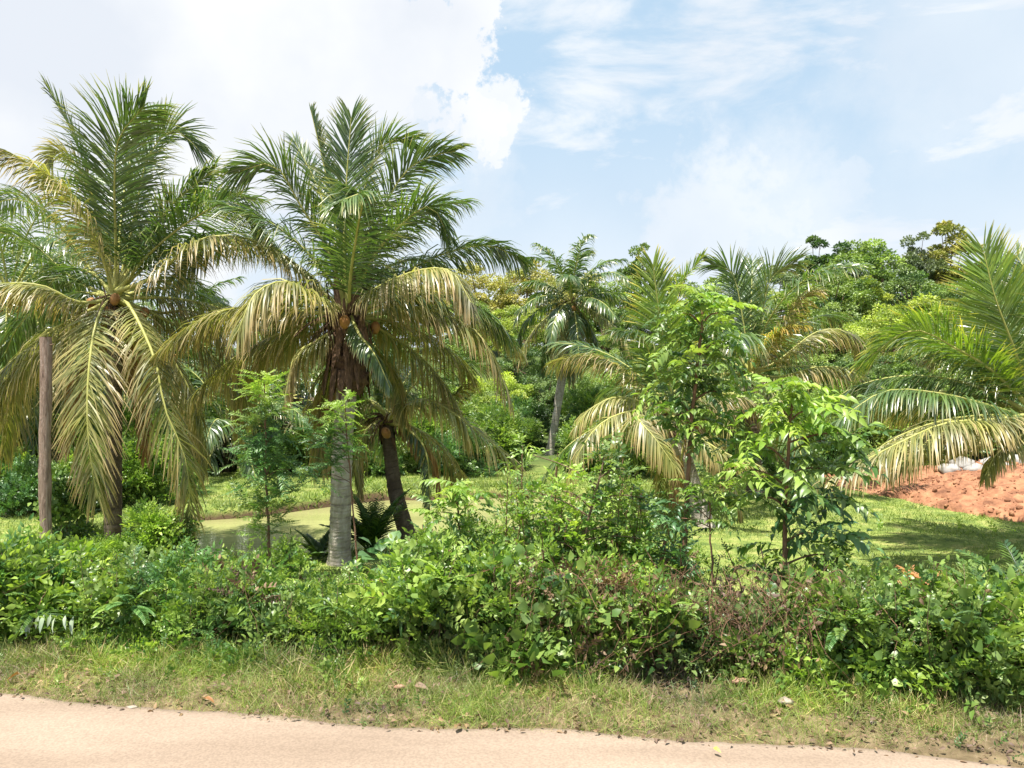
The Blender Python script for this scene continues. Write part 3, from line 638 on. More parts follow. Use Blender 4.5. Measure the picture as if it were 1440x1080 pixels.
# ------------------------------------------------------------------ forest on the hillside
def crown_mesh(name, seed, Rh=3.2, Rv=3.7, zc=4.3, nb=48, per=230, leaf=.235, mat='fr_green', sparse=False, trunkH=3.2):
    global rng; keep = rng; rng = np.random.default_rng(seed)
    mb = MB(); tb = MB(); cs = []
    for i in range(nb):
        d = rand_dirs(1)[0]; rr = (rng.uniform(.3, .85) if sparse else rng.uniform(.5, .97)) * (1 + .12 * math.sin(i * 1.7 + seed))
        c = np.array([d[0] * Rh * rr, d[1] * Rh * rr, zc + d[2] * Rv * rr]); br = rng.uniform(.4, .85) * (Rh / 3.2) * (.85 if sparse else 1); cs.append((c, br))
        p, nn = blob_points(c, (br, br, br * .7), per, upper=-.35, shell=(.55, 1.1))
        dirs = nrmz(nn + rng.normal(0, .6, nn.shape) + [0, 0, -.15]); br_ = rng.random(); rn = np.clip(br_ * .9 + rng.random(len(p)) * .35 - .1, 0, 1)
        scatter(mb, leaf2(1, .55, .1), p, dirs, leaf * rng.uniform(.7, 1.3, len(p)), rng.normal(0, .9, len(p)), rn)
    s = np.linspace(0, 1, 7)[:, None]; top = np.array([rng.uniform(-.4, .4), rng.uniform(-.4, .4), zc + .5])
    tb.tube(top * s + np.array([.15, .1, 0]) * np.sin(s * 4), np.linspace(.2, .07, 7) * Rh / 3, 7)
    for c, br in cs[::2]:
        a = top * rng.uniform(.45, .8); m = (a + c) / 2 + [0, 0, -.2]; pp, _ = catmull([a, m, c], 6); tb.tube(pp, np.linspace(.07, .02, 6) * Rh / 3, 4)
    rng = keep
    return mb.mesh(name, MT[mat]), tb.mesh('trunk', MT['bark'])
TREES = {
 'round': crown_mesh('crown', 11), 'wide': crown_mesh('crown', 12, Rh=3.8, Rv=3.5, nb=54), 'tall': crown_mesh('crown', 13, Rh=2.5, Rv=3.8, zc=4.3),
 'airy': crown_mesh('crown', 14, Rh=2.6, Rv=3.0, zc=5.0, nb=44, per=200, sparse=True, leaf=.22), 'dome': crown_mesh('crown', 15, Rh=3.4, Rv=3.6, nb=60, per=240, leaf=.20)}
def tree(px, top, D, kind, mat, label, wid=1., color=(1, 1, 1, 1), rz=None, group='broadleaf trees on the forested hillside'):
    x = (px - 720) / F * D; z0 = float(H(x, D)) - .1; zt = CAMH - (top - HOR) / F * D; s = (zt - z0) / 8.0; s = max(s, .35)
    root = empty('broadleaf_tree', (x, D, z0), rng.uniform(0, 6.28) if rz is None else rz)
    root.scale = (s * wid, s * wid, s); tag(root, label, 'tree', group)
    cm, tm = TREES[kind]
    t = obj('trunk', tm, root); c = obj('crown', cm, root, color=color); c.material_slots[0].link = 'OBJECT'; c.material_slots[0].material = MT[mat]
    return root
DESC = {'fr_green': 'mid green', 'fr_dark': 'dark green', 'fr_lime': 'bright lime green', 'fr_bloom': 'yellowish flowering', 'fr_grey': 'grey green'}
SHAPE = {'round': 'round-crowned', 'wide': 'spreading', 'tall': 'tall narrow', 'airy': 'thin open', 'dome': 'dense domed'}
used = set()
ANCH = [(-60, 'beyond the far left palm'), (40, 'behind the tall wooden post'), (160, 'behind the palm beside the post'), (260, 'right of the palm beside the post'), (370, 'behind the feathery sapling'),
        (490, 'behind the pale trunked palm'), (600, 'right of the pale trunked palm'), (700, 'left of the lone slender palm'), (800, 'behind the lone slender palm'), (890, 'right of the lone slender palm'),
        (980, 'behind the tallest sapling'), (1070, 'above the dark palm among the saplings'), (1150, 'behind the lime topped sapling'), (1250, 'left of the right edge palm'), (1340, 'above the red soil mound'), (1430, 'behind the right edge palm'), (1520, 'beyond the right edge')]
def mklabel(px, row, kind, mat):
    a = min(ANCH, key=lambda q: abs(q[0] - px))[1]
    base = f"{SHAPE[kind]} {DESC[mat]} tree {row} {a}"
    if base in used:
        for ex in ('fuller crown,', 'lower crown,', 'rightward leaning crown,', 'crown partly hidden,'):
            if ex + base not in used: base = f"{SHAPE[kind]} {DESC[mat]} tree, {ex} {row} {a}"; break
    used.add(base); return base
ROWS = [  # px, top y, depth, kind, material
 ('on the skyline', 62, [(-40, 440, 'round', 'fr_green'), (60, 432, 'dome', 'fr_green'), (170, 445, 'wide', 'fr_dark'), (290, 440, 'round', 'fr_green'), (400, 410, 'dome', 'fr_green'), (500, 395, 'wide', 'fr_green'),
   (600, 385, 'dome', 'fr_bloom'), (680, 366, 'dome', 'fr_bloom'), (745, 368, 'wide', 'fr_bloom'), (815, 385, 'round', 'fr_bloom'), (868, 385, 'dome', 'fr_green'), (955, 388, 'wide', 'fr_green'), (1030, 378, 'dome', 'fr_green'),
   (1095, 372, 'round', 'fr_grey'), (1150, 342, 'tall', 'fr_dark'), (1195, 338, 'round', 'fr_green'), (1240, 345, 'wide', 'fr_green'), (1392, 365, 'round', 'fr_green'), (1450, 375, 'wide', 'fr_green'), (1530, 380, 'round', 'fr_dark')]),
 ('on the skyline', 66, [(1292, 318, 'airy', 'fr_grey'), (1338, 320, 'tall', 'fr_bloom'), (903, 334, 'airy', 'fr_green')]),
 ('on the upper slope', 50, [(20, 500, 'wide', 'fr_green'), (140, 510, 'round', 'fr_lime'), (250, 505, 'wide', 'fr_dark'), (360, 490, 'round', 'fr_green'), (470, 470, 'dome', 'fr_dark'), (560, 440, 'round', 'fr_green'), (650, 415, 'wide', 'fr_green'),
   (730, 425, 'dome', 'fr_lime'), (850, 425, 'wide', 'fr_green'), (930, 420, 'dome', 'fr_dark'), (1010, 425, 'wide', 'fr_green'), (1100, 410, 'round', 'fr_lime'), (1170, 375, 'dome', 'fr_green'), (1225, 395, 'tall', 'fr_lime'), (1290, 378, 'wide', 'fr_dark'), (1360, 395, 'dome', 'fr_green'), (1440, 420, 'wide', 'fr_green')]),
 ('on the middle slope', 41, [(-20, 540, 'round', 'fr_green'), (110, 550, 'dome', 'fr_dark'), (210, 545, 'wide', 'fr_green'), (330, 530, 'round', 'fr_lime'), (440, 520, 'wide', 'fr_green'), (560, 490, 'dome', 'fr_dark'), (650, 465, 'round', 'fr_green'), (730, 475, 'wide', 'fr_dark'),
   (870, 470, 'round', 'fr_green'), (960, 470, 'wide', 'fr_green'), (1080, 450, 'dome', 'fr_green'), (1160, 430, 'wide', 'fr_green'), (1250, 425, 'dome', 'fr_lime'), (1320, 415, 'round', 'fr_lime'), (1410, 440, 'wide', 'fr_dark')]),
 ('on the lower slope', 33, [(40, 580, 'dome', 'fr_green'), (180, 590, 'round', 'fr_dark'), (280, 580, 'wide', 'fr_green'), (400, 575, 'dome', 'fr_lime'), (500, 560, 'wide', 'fr_dark'), (620, 525, 'round', 'fr_green'), (700, 520, 'dome', 'fr_lime'), (765, 530, 'round', 'fr_dark'), (812, 560, 'dome', 'fr_green'), (850, 530, 'dome', 'fr_green'),
   (940, 540, 'round', 'fr_dark'), (1020, 530, 'wide', 'fr_green'), (1130, 500, 'round', 'fr_green'), (1210, 490, 'dome', 'fr_dark'), (1300, 480, 'wide', 'fr_green'), (1400, 500, 'round', 'fr_green'), (1490, 500, 'dome', 'fr_dark')]),
]
for row, D, items in ROWS:
    for px, top, kind, mat in items:
        c = rng.uniform(.85, 1.15); tree(px, top, D + rng.uniform(-2, 2), kind, mat, mklabel(px, row, kind, mat), wid=rng.uniform(1.0, 1.2) * (1.0 if kind != 'airy' else .7), color=(c, c * rng.uniform(.96, 1.04), c, 1))

# ------------------------------------------------------------------ bushes
def stems_mb(center0, tops, r0=.012, wob=.05, sides=5):
    mb = MB()
    for tp in tops:
        a = np.asarray(center0) + rng.normal(0, .05, 3) * [1, 1, 0]; m = (a + tp) / 2 + rng.normal(0, wob, 3)
        pp, _ = catmull([a, m, tp], 8); mb.tube(pp, np.linspace(r0, r0 * .35, 8), sides)
    return mb
def shoot(sm, lm, kind, a, b, ts, r0=.0055, lo=.25, step=.045, bend=.05):
    pp, L = catmull([a, (np.asarray(a) + b) / 2 + rng.normal(0, bend, 3), b], 14); sm.tube(pp, np.linspace(r0, r0 * .35, 14), 4)
    n = max(3, int(L * (1 - lo) / step)); t = np.linspace(lo, 1, n); k = (t * 12.99).astype(int); az = np.arange(n) * 2.4 + rng.uniform(0, 6)
    T = nrmz(np.gradient(pp, axis=0))[k]; up = np.interp(t, [lo, .85, 1], [.25, .7, 2.2])[:, None] + rng.normal(0, .25, (n, 1))
    d = nrmz(np.stack([np.cos(az), np.sin(az), 0 * az], -1) + T * up)
    scatter_twigs(lm, kind, pp[k], d, ts * rng.uniform(.7, 1.2, n) * np.interp(t, [lo, .5, 1], [.8, 1.1, .75]), rollr=.4)
def shoot_clump(px, top, D, hw, n, label, kinds, ts=.17, group='tall leafy shrubs growing behind the hedge', barkm='bark_red', dr=.3):
    x = (px - 720) / F * D; z0 = float(H(x, D)) - .03; h = CAMH - (top - HOR) / F * D - z0
    root = empty('tall_shrub', (x, D, z0)); tag(root, label, 'shrub', group); per = {}; sm = MB()
    for k, m, q in kinds: per.setdefault(m, MB())
    sh = np.array([q for _, _, q in kinds]); sh = sh / sh.sum(); W = hw / F * D
    n = int(n * 1.6); ts *= 1.15
    for i in range(n):
        kk = kinds[rng.choice(len(kinds), p=sh)]; f = rng.uniform(-1, 1); hh = h * (1 - .45 * abs(f) ** 1.5) * rng.uniform(.6, 1)
        shoot(sm, per[kk[1]], kk[0], (rng.normal(0, W * .25), rng.normal(0, .08), 0), np.array([f * W, rng.normal(0, dr), hh]), ts * rng.uniform(.85, 1.2), r0=.011, lo=.3, step=.06, bend=.08)
    o = obj('stems', sm.mesh('stems', MT[barkm]), root); o['kind'] = 'stuff'
    for m, mb in per.items():
        if mb.n: o = obj('foliage', mb.mesh('foliage', MT[m]), root); o['kind'] = 'stuff'
    return root
def bush(x, y, rx, ry, h, label, kinds, cat='shrub', name='shrub', group=None, dens=1., tsize=.17, z0=None, blobs=None, barkm='bark', low=False, shoots=0):
    """kinds: list of (twig kind, material, share)"""
    z0 = float(H(x, y)) - .03 if z0 is None else z0
    root = empty(name, (x, y, z0)); tag(root, label, cat, group)
    nb = blobs or max(6, int(rx * ry * h * 26) + 6); tops = []; per = {}
    for k, m, s in kinds: per.setdefault(m, MB())
    shares = np.array([s for _, _, s in kinds]); shares = shares / shares.sum()
    for i in range(nb):
        a = rng.uniform(0, 6.283); q = math.sqrt(rng.random()); zz = rng.uniform(.12, 1)
        lim = math.sqrt(max(.1, 1 - (zz - .35) ** 2 * 1.4))
        if low:
            if zz < .4 and i % 4: a = rng.uniform(math.pi, 2 * math.pi); lim = .55 + zz
            elif i % 4 == 0 and low > 1: zz = rng.uniform(.05, .4); lim = 1.1; a = rng.uniform(math.pi, 2 * math.pi)
        c = np.array([math.cos(a) * q * rx * lim * .85, math.sin(a) * q * ry * lim * .85, zz * h * .92])
        br = rng.uniform(.6, 1.1) * min(rx, ry, h) * .36 + .03; tops.append(c)
        n = int(dens * 26 * (br / .17) ** 2 * (.17 / tsize) ** 2) + 5
        kk = kinds[rng.choice(len(kinds), p=shares)]
        if low == 1 and c[2] < .4 * h: c[1] += .22
        p, nn = blob_points(c, (br, br, br * .8), n, upper=-.5, shell=(.55, 1.05) if low else (.3, 1.0))
        p[:, 2] = np.maximum(p[:, 2], .02)
        scatter_twigs(per[kk[1]], kk[0], p, nrmz(nn + rng.normal(0, .45, nn.shape) + [0, 0, .35]), tsize * rng.uniform(.7, 1.3, len(p)))
    sm = MB()
    for i in range(shoots):
        kk = kinds[rng.choice(len(kinds), p=shares)]; a = rng.uniform(0, 6.28); q = rng.uniform(.2, .95)
        b0 = np.array([math.cos(a) * q * rx * .8, math.sin(a) * q * ry * .8, h * .3]); tp = b0 + [rng.normal(0, .10), rng.normal(0, .08) - .04, h * .6 + rng.uniform(.05, .34)]
        shoot(sm, per[kk[1]], kk[0], b0, tp, tsize * .85)
    if sm.n: o = obj('shoots', sm.mesh('shoots', MT[barkm]), root); o['kind'] = 'stuff'
    for m, mb in per.items():
        if mb.n:
            o = obj('foliage', mb.mesh('foliage', MT[m]), root); o['kind'] = 'stuff'
    obj('stems', stems_mb((0, 0, 0), tops[::2], .009).mesh('stems', MT[barkm], smooth=True), root)
    return root

# far-bank and far-lawn bushes (instanced from three prototypes)
BP = [bush(0, 0, 1.3, 1.1, 1.5, 'x', [('ovate', 'lf_mid', 2), ('small', 'lf_lime', 1)], tsize=.25, dens=1.0, z0=0, blobs=34),
      bush(0, 0, 1.5, 1.0, 1.2, 'x', [('small', 'lf_blue', 1), ('ovate', 'lf_dark', 1)], tsize=.25, dens=1.0, z0=0, blobs=34),
      bush(0, 0, 1.0, 1.0, 2.0, 'x', [('lance', 'lf_mid', 1), ('ovate', 'lf_lime', 1)], tsize=.26, dens=1.0, z0=0, blobs=34)]
FB = [(300, 25.5, 0, 1.0, 'leafy bush on the far bank under the low palm'), (395, 25, 1, 1.0, 'blue green bush on the far bank behind the feathery sapling'), (455, 24.6, 2, .9, 'bush on the far bank just left of the pale trunk'),
      (522, 24.2, 1, .9, 'pale bush on the far bank between the pale trunk and the leaning palm'), (585, 25, 0, 1.1, 'bush on the far bank behind the leaning palm trunk'), (640, 24, 1, 1.0, 'low spreading bush on the bank right of the leaning palm'),
      (700, 25.5, 2, .9, 'tall bush at the pond head left of centre'), (735, 29, 0, .8, 'bush at the foot of the lone slender palm'), (820, 25, 2, .8, 'bush behind the leafy shrub at the hedge centre'),
      (880, 24, 0, 1.2, 'bush at the lawn corner left of the tall sapling'), (1045, 24, 1, 1.0, 'low dark bush at the lawn edge below the dark palm'), (1110, 25, 0, 1.2, 'bush at the lawn edge behind the lime topped sapling'),
      (1175, 24.5, 1, 1.1, 'bush at the far lawn edge left of the soil mound'), (1245, 24, 2, 1.2, 'bush at the far lawn edge behind the drooping right palm fronds'), (1310, 26, 0, 1.3, 'bush standing behind the white boulders'), (1400, 26, 1, 1.5, 'wide bush behind the red soil mound'),
      (232, 24, 1, 1.1, 'bush on the far bank at the left end of the pond'), (150, 22, 0, 1.2, 'bush behind the trunk of the palm beside the post'), (60, 24, 2, 1.2, 'bush behind the foot of the wooden post'), (-30, 22, 0, 1.4, 'bush at the left edge behind the palms'),
      (-15, 17.5, 0, .9, 'dark undergrowth bush at the left edge behind the broad leaves'), (45, 17, 1, .75, 'undergrowth bush directly behind the wooden post'), (125, 17.5, 2, .7, 'undergrowth bush just left of the dark trunk behind the left palm'), (190, 18, 0, .85, 'undergrowth bush behind the round leafy bush at left'), (232, 19.5, 1, .7, 'small undergrowth bush at the left pond corner'), (500, 28, 2, 1.1, 'tall bush in the shade above the far bank'), (620, 28.5, 0, 1.2, 'big bush in the shade right of the leaning palm crown'), (350, 29, 0, 1.2, 'tall bush behind the low palm on the far bank'), (720, 30, 1, 1.3, 'broad bush in front of the forest left of the slender palm'),
      (930, 28, 2, 1.2, 'tall bush behind the grey leaning trunk'), (1180, 29, 2, 1.2, 'tall bush in front of the forest right of the lime sapling'), (840, 30, 0, 1.2, 'broad bush in front of the forest right of the slender palm')]
usedp = [False] * 3
for px, D, k, s, lab in FB:
    o = BP[k] if not usedp[k] else copy_tree(BP[k]); usedp[k] = True
    x = (px - 720) / F * D; o.location = (x, D, float(H(x, D)) - .05); o.rotation_euler = (0, 0, rng.uniform(0, 6.28)); o.scale = (s, s, s * rng.uniform(.9, 1.15))
    tag(o, lab, 'shrub', 'bushes along the far bank and lawn edge')

# ------------------------------------------------------------------ the hedge along the road
G_H = 'tangled bushes of the roadside hedge'
def HB(px, topy, D, halfw_px, label, kinds, ry=.5, base=None, **k):
    x = (px - 720) / F * D; D = float(edge(x)) + 1.34; x = (px - 720) / F * D; z0 = float(H(x, D)) - .03; top = CAMH - (topy - HOR) / F * D
    return bush(x, D, halfw_px / F * D, ry, top - z0, label, kinds, group=G_H, name='hedge_bush', cat='hedge bush', z0=z0, **k)
m1 = [('ovate', 'lf_mid', 3), ('ovate', 'lf_lime', 2), ('pinnate', 'lf_blue', 1)]
m2 = [('small', 'lf_lime', 3), ('ovate', 'lf_mid', 2), ('small', 'lf_mid', 1)]
m3 = [('small', 'lf_mid', 2), ('fine', 'lf_blue', 1.5), ('lance', 'lf_mid', 1), ('small', 'lf_lime', .8), ('small', 'lf_dry', .3)]
m4 = [('ovate', 'lf_mid', 3), ('heart', 'lf_mid', 1.2), ('small', 'lf_dark', .8), ('ovate', 'lf_lime', 1)]
m5 = [('small', 'lf_mid', 2), ('small', 'lf_dry', .7), ('ovate', 'lf_mid', 1.2), ('small', 'lf_lime', 1), ('heart', 'lf_mid', .8)]
HBs = [(-70, 775, 7.9, 90, 'leafy hedge bush running out of the left edge', m1), (30, 780, 7.8, 75, 'glossy hedge bush in front of the wooden post foot', m1), (125, 775, 7.8, 75, 'light green hedge bush left of the dark gap, highest on the left', m2),
       (215, 790, 7.7, 60, 'mixed hedge bush under the left palm trunk', m1), (290, 785, 7.6, 60, 'hedge bush in front of the near pond corner', m3), (350, 772, 7.5, 50, 'feathery leaved hedge bush left of the slender red stem', m3),
       (425, 785, 7.4, 55, 'lime leaved hedge bush left of the pale trunk foot', m2), (505, 800, 7.3, 60, 'yellow green hedge bush in front of the pale trunk foot', m2), (585, 790, 7.2, 55, 'dark hedge bush right of the pale trunk foot', m4),
       (650, 775, 7.15, 55, 'hedge bush draped with small creepers, left of centre', m2), (715, 790, 7.1, 50, 'hedge bush with many dead brown vines at the centre', m5), (780, 785, 7.05, 50, 'brown tangled hedge bush right of centre', m5),
       (845, 790, 7.0, 50, 'dark viny hedge bush behind the fallen green stem', m5), (915, 800, 7.0, 48, 'shaded hedge bush at the foot of the tall sapling', m4), (985, 860, 6.95, 45, 'low shaded hedge bush in the gap with wires', m5), (1045, 865, 6.9, 40, 'low dark hedge bush left of the short fence post', m5),
       (1120, 820, 6.85, 45, 'hedge bush around the lime topped sapling stem', m4), (1190, 815, 6.85, 50, 'glossy hedge bush right of the short fence post', m4), (1260, 810, 6.8, 55, 'thick hedge bush covered in small heart leaves', m4),
       (1335, 815, 6.75, 55, 'thick green hedge bush below the rusty fern', m4), (1410, 815, 6.7, 55, 'hedge bush below the palm-like ferns near the right edge', m2), (1500, 810, 6.65, 60, 'hedge bush running out of the right edge', m4)]
for px, ty, D, hw, lab, kk in HBs:
    HB(px, ty + (52 if 240 < px < 520 else 34) + rng.uniform(-24, 20), D, hw * 1.2, lab, kk, ry=.62, shoots=9, dens=rng.uniform(.4, .8), tsize=rng.uniform(.14, .26), low=(2 if rng.random() < .35 else 1), blobs=32)
for a in [(592, 720, 7.7, 42, 13, 'leafy shrub of thin stems right of the pale trunk foot', m1), (655, 680, 7.8, 44, 16, 'light green many stemmed shrub around the short sapling', m2), (728, 640, 7.7, 44, 19, 'loose upright shrub left of the wide bushy sapling', m2),
        (792, 620, 7.8, 50, 23, 'tall many stemmed shrub at the left half of the wide bushy sapling', m1), (868, 618, 7.7, 52, 20, 'tallest many stemmed shrub right of the wide bushy sapling stem', m2), (925, 700, 7.6, 34, 10, 'blue green shrub left of the tallest sapling stem', [('pinnate', 'lf_blue', 2), ('ovate', 'lf_mid', 1)]),
        (1015, 760, 7.4, 24, 5, 'narrow sparse shrub right of the tallest sapling stem', m3), (1160, 730, 7.4, 38, 10, 'loose shrub right of the lime topped sapling stem', m4), (1200, 780, 7.3, 28, 6, 'small sparse shrub left of the heart leaved hedge', m1), (392, 745, 7.9, 32, 8, 'reddish stemmed shrub at the foot of the feathery sapling', m4), (690, 760, 7.0, 42, 9, 'leafy shoots rising from the hedge left of centre', m2), (760, 735, 7.0, 40, 10, 'leafy shoots rising in front of the wide bushy sapling', m1), (835, 745, 7.0, 45, 10, 'lime shoots rising in front of the hedge centre', m2), (905, 740, 6.95, 36, 8, 'shoots rising left of the tallest sapling foot', m4), (965, 800, 6.9, 30, 6, 'low shoots at the foot of the tallest sapling', m1),
        (560, 775, 7.3, 30, 6, 'shoots in front of the heart leaved clump', m1), (1245, 820, 6.9, 34, 6, 'shoots poking out of the hedge left of the rusty fern', m4), (160, 775, 7.6, 34, 7, 'shoots poking out of the hedge below the left palm', m2), (60, 790, 7.5, 34, 6, 'shoots poking out of the hedge below the wooden post', m1), (500, 790, 7.6, 32, 6, 'low lime shrub right in front of the pale trunk', m2)]:
    shoot_clump(*a)
# low weeds spilling from the hedge foot onto the verge
for px, ty, D, hw, lab, kk in [(20, 880, 7.0, 60, 'low yellowish weeds at the left hedge foot', m2), (210, 900, 6.7, 55, 'low weeds below the silvery leaf', m1), (330, 925, 6.45, 50, 'low creeping weeds left of the shaded hedge foot', m3), (620, 900, 6.5, 45, 'small lime weeds at the hedge foot near centre', m2),
        (470, 915, 6.3, 45, 'creeping weeds at the hedge foot below the pale trunk', m1), (735, 925, 6.2, 40, 'leafy weeds at the hedge foot under the brown vines', m3), (110, 905, 6.7, 45, 'leafy weeds below the silvery leaf on its right', m2), (1120, 945, 6.0, 35, 'small weeds behind the whitish stone', m1), (860, 930, 6.3, 35, 'small dark weeds under the tall sapling', m4), (1200, 930, 6.2, 50, 'weeds under the glossy part of the hedge', m4), (1290, 920, 6.2, 45, 'pale weeds under the heart leaved hedge', m2), (1380, 930, 6.1, 50, 'weeds near the right edge hedge foot', m4)]:
    x = (px - 720) / F * D; z0 = float(H(x, D)); top = CAMH - (ty - HOR) / F * D
    bush(x, D, hw / F * D * 1.2, .28, max(.15, top - z0), lab, kk, cat='weeds', name='weed_patch', group='low weeds at the hedge foot', dens=1.2, tsize=.12, blobs=12)

# dead vines and dry leaf litter
def vines():
    mb = MB(); lv = MB()
    for i in range(700):
        px = rng.choice([rng.uniform(680, 1180), rng.uniform(0, 1440)], p=[.72, .28]); D = np.interp(px, [0, 1440], [6.95, 5.75]) + rng.uniform(-.1, .45)
        a = P(px, rng.uniform(790, 880), D); b = a + [rng.normal(0, .35), rng.normal(-.05, .12), -rng.uniform(.15, .75)]
        b[2] = max(b[2], .08); m = (a + b) / 2 + rng.normal(0, .09, 3); pp, _ = catmull([a, m, b], 9); pp += rng.normal(0, .006, pp.shape); mb.tube(pp, rng.uniform(.0012, .0032), 3)
        k = rng.integers(0, 3); pk = pp[rng.integers(0, 9, k)]; scatter(lv, leaf8(1, .5, .25, .4), pk, nrmz(rng.normal(size=(k, 3)) + [0, -.3, -.8]), rng.uniform(.03, .07, k), rng.normal(0, 1, k))
    tag(obj('dead_vines', mb.mesh('dead_vines', MT['bark_red'])), 'tangle of thin dead brown vines hanging in the middle of the hedge', 'vines', kind='stuff')
    tag(obj('withered_leaves', lv.mesh('withered_leaves', MT['lf_dry'])), 'withered brown leaves caught in the hedge vines', 'dry leaves', kind='stuff')
vines()

# ------------------------------------------------------------------ saplings
def sapling(D, stem, leaves, label, kind, mats, r=(.02, .008), barkm='bark_red', lsize=.35, cat='sapling', base_extra=True, tipup=.5, dm=1.25):
    """stem: pixel polyline from base up; leaves: list of (px,py,spread_px,n) clusters"""
    pts = [P(x, y, D) for x, y in stem]; b = pts[0].copy(); b[2] = float(H(b[0], b[1])) - .03
    root = empty('sapling', tuple(b)); tag(root, label, cat, 'young trees growing up through the hedge')
    ps = [b] + pts
    if pts[0][2] - b[2] < .05: ps = [b] + pts[1:]
    c, L = catmull(np.array(ps) - b, 24); mb = MB(); mb.tube(c + rng.normal(0, .004, c.shape), np.linspace(r[0], r[1], 24), 7)
    obj('trunk', mb.mesh('trunk', MT[barkm], smooth=True), root)
    per = {}; bm = MB()
    for (px, py, sp, n, *mm) in leaves:
        n = int(n * dm)
        m = mm[0] if mm else mats[0]
        ctr = P(px, py, D) - b; j = np.argmin(np.linalg.norm(c - (ctr - [0, 0, .12]), axis=1)); a = c[j]
        if np.linalg.norm(ctr - a) > .08:
            pp, _ = catmull([a, (a + ctr) / 2 + [0, 0, .04], ctr], 7); bq = MB(); bq.tube(pp, np.linspace(r[1] * .9, r[1] * .5, 7), 4); obj('branch', bq.mesh('branch', MT[barkm], smooth=True), root)
        az = np.arange(n) * 2.4 + rng.uniform(0, 6); el = rng.uniform(-.35, tipup + .4, n)
        d = np.stack([np.cos(az) * np.cos(el), np.sin(az) * np.cos(el) * .9, np.sin(el)], -1)
        p = ctr + rng.normal(0, .25, (n, 3)) * sp / F * D * [1, 1, .8]
        ts = TW[kind]; q = per.setdefault(m, MB()); sz = lsize * rng.uniform(.7, 1.15, n) * (.6 + .4 * sp / 40)
        idx = rng.integers(0, len(ts), n)
        for k, tpl in enumerate(ts):
            s = idx == k; scatter(q, tpl, p[s], d[s], sz[s], rng.normal(0, .25, s.sum()))
    for m, q in per.items():
        o = obj('foliage', q.mesh('foliage', MT[m]), root); o['kind'] = 'stuff'
    if bm.n: obj('branches', bm.mesh('branches', MT[barkm], smooth=True), root)
    return root
G, LM, BL, DK = 'lf_mid', 'lf_lime', 'lf_blue', 'lf_dark'
sapling(7.3, [(962, 900), (960, 820), (966, 700), (972, 600), (985, 470), (990, 415)],
        [(985, 415, 35, 8, LM), (960, 440, 35, 8), (1010, 440, 35, 8, LM), (985, 465, 45, 10), (945, 480, 30, 7), (1020, 480, 35, 8), (960, 510, 45, 10, LM), (1000, 515, 45, 10), (975, 545, 45, 10), (940, 555, 30, 7), (1015, 550, 30, 8), (960, 585, 40, 9), (995, 590, 40, 9), (975, 620, 30, 6, DK)],
        'tallest slender sapling with a full column of pinnate leaves, right of centre', 'pinnate_big', [G], r=(.03, .012), lsize=.28, dm=1.35)
sapling(7.0, [(1112, 930), (1106, 850), (1104, 740), (1108, 640), (1115, 560)],
        [(1115, 550, 40, 12, LM), (1140, 580, 35, 9, LM), (1085, 570, 30, 8, LM), (1120, 600, 45, 10, LM), (1070, 625, 35, 7), (1160, 620, 40, 8), (1200, 610, 30, 5), (1110, 650, 50, 10), (1055, 660, 30, 6), (1165, 660, 40, 8), (1130, 700, 45, 10, BL), (1075, 700, 35, 7), (1180, 700, 30, 6), (1150, 750, 40, 9, BL), (1110, 770, 35, 6), (1175, 780, 30, 6), (1090, 800, 30, 5)],
        'sapling with lime green new leaves on top and broad arching leaves, right of the tallest', 'pinnate_big', [G], r=(.028, .012), lsize=.38, dm=.95)
sapling(7.9, [(378, 850), (378, 760), (374, 660), (372, 540)],
        [(372, 536, 16, 7, LM), (366, 556, 24, 9, LM), (380, 576, 28, 10), (364, 596, 32, 10), (386, 616, 32, 10, BL), (360, 634, 34, 10, BL), (384, 652, 34, 10, BL), (368, 672, 32, 9, BL), (394, 690, 30, 8, BL), (366, 706, 28, 8), (380, 726, 24, 7), (372, 750, 22, 6), (408, 660, 20, 5), (345, 650, 20, 5)],
        'feathery fine leaved sapling left of the pale trunk', 'fine', [G], r=(.018, .006), lsize=.31, dm=2.4)
sapling(8.3, [(505, 860), (500, 760), (492, 660), (485, 575)],
        [(486, 568, 16, 7, LM), (478, 584, 22, 8, LM), (466, 602, 26, 8), (486, 612, 24, 8), (458, 622, 26, 8, BL), (480, 636, 26, 8, BL), (462, 652, 26, 8, BL), (448, 668, 22, 6, BL), (440, 610, 18, 5, BL)],
        'feathery fine leaved sapling in front of the pale trunk', 'fine', [G], r=(.014, .005), lsize=.31, dm=2.4)
sapling(7.2, [(655, 880), (650, 800), (645, 730), (640, 690)],
        [(640, 690, 35, 10, LM), (665, 710, 30, 8), (620, 720, 30, 8), (645, 745, 35, 9, LM), (590, 770, 30, 6), (670, 765, 30, 7), (640, 790, 35, 8), (560, 790, 25, 4, BL)],
        'short bushy sapling right of the leaning palm foot', 'pinnate_big', [G], r=(.02, .008), lsize=.27)
sapling(7.2, [(818, 880), (812, 810), (830, 720), (850, 650)],
        [(850, 640, 35, 14), (880, 660, 35, 12), (820, 670, 35, 12, LM), (790, 690, 30, 10), (850, 700, 45, 16), (905, 700, 35, 10), (765, 720, 35, 10), (815, 740, 45, 14, LM), (870, 745, 45, 14), (915, 760, 35, 9), (775, 760, 35, 10), (745, 690, 25, 6), (750, 640, 15, 3), (835, 785, 45, 12), (890, 790, 40, 10), (775, 795, 35, 8)],
        'wide bushy sapling with many small leaves at the hedge centre', 'ovate', [G], r=(.022, .008), barkm='bark', lsize=.2, dm=1.3)
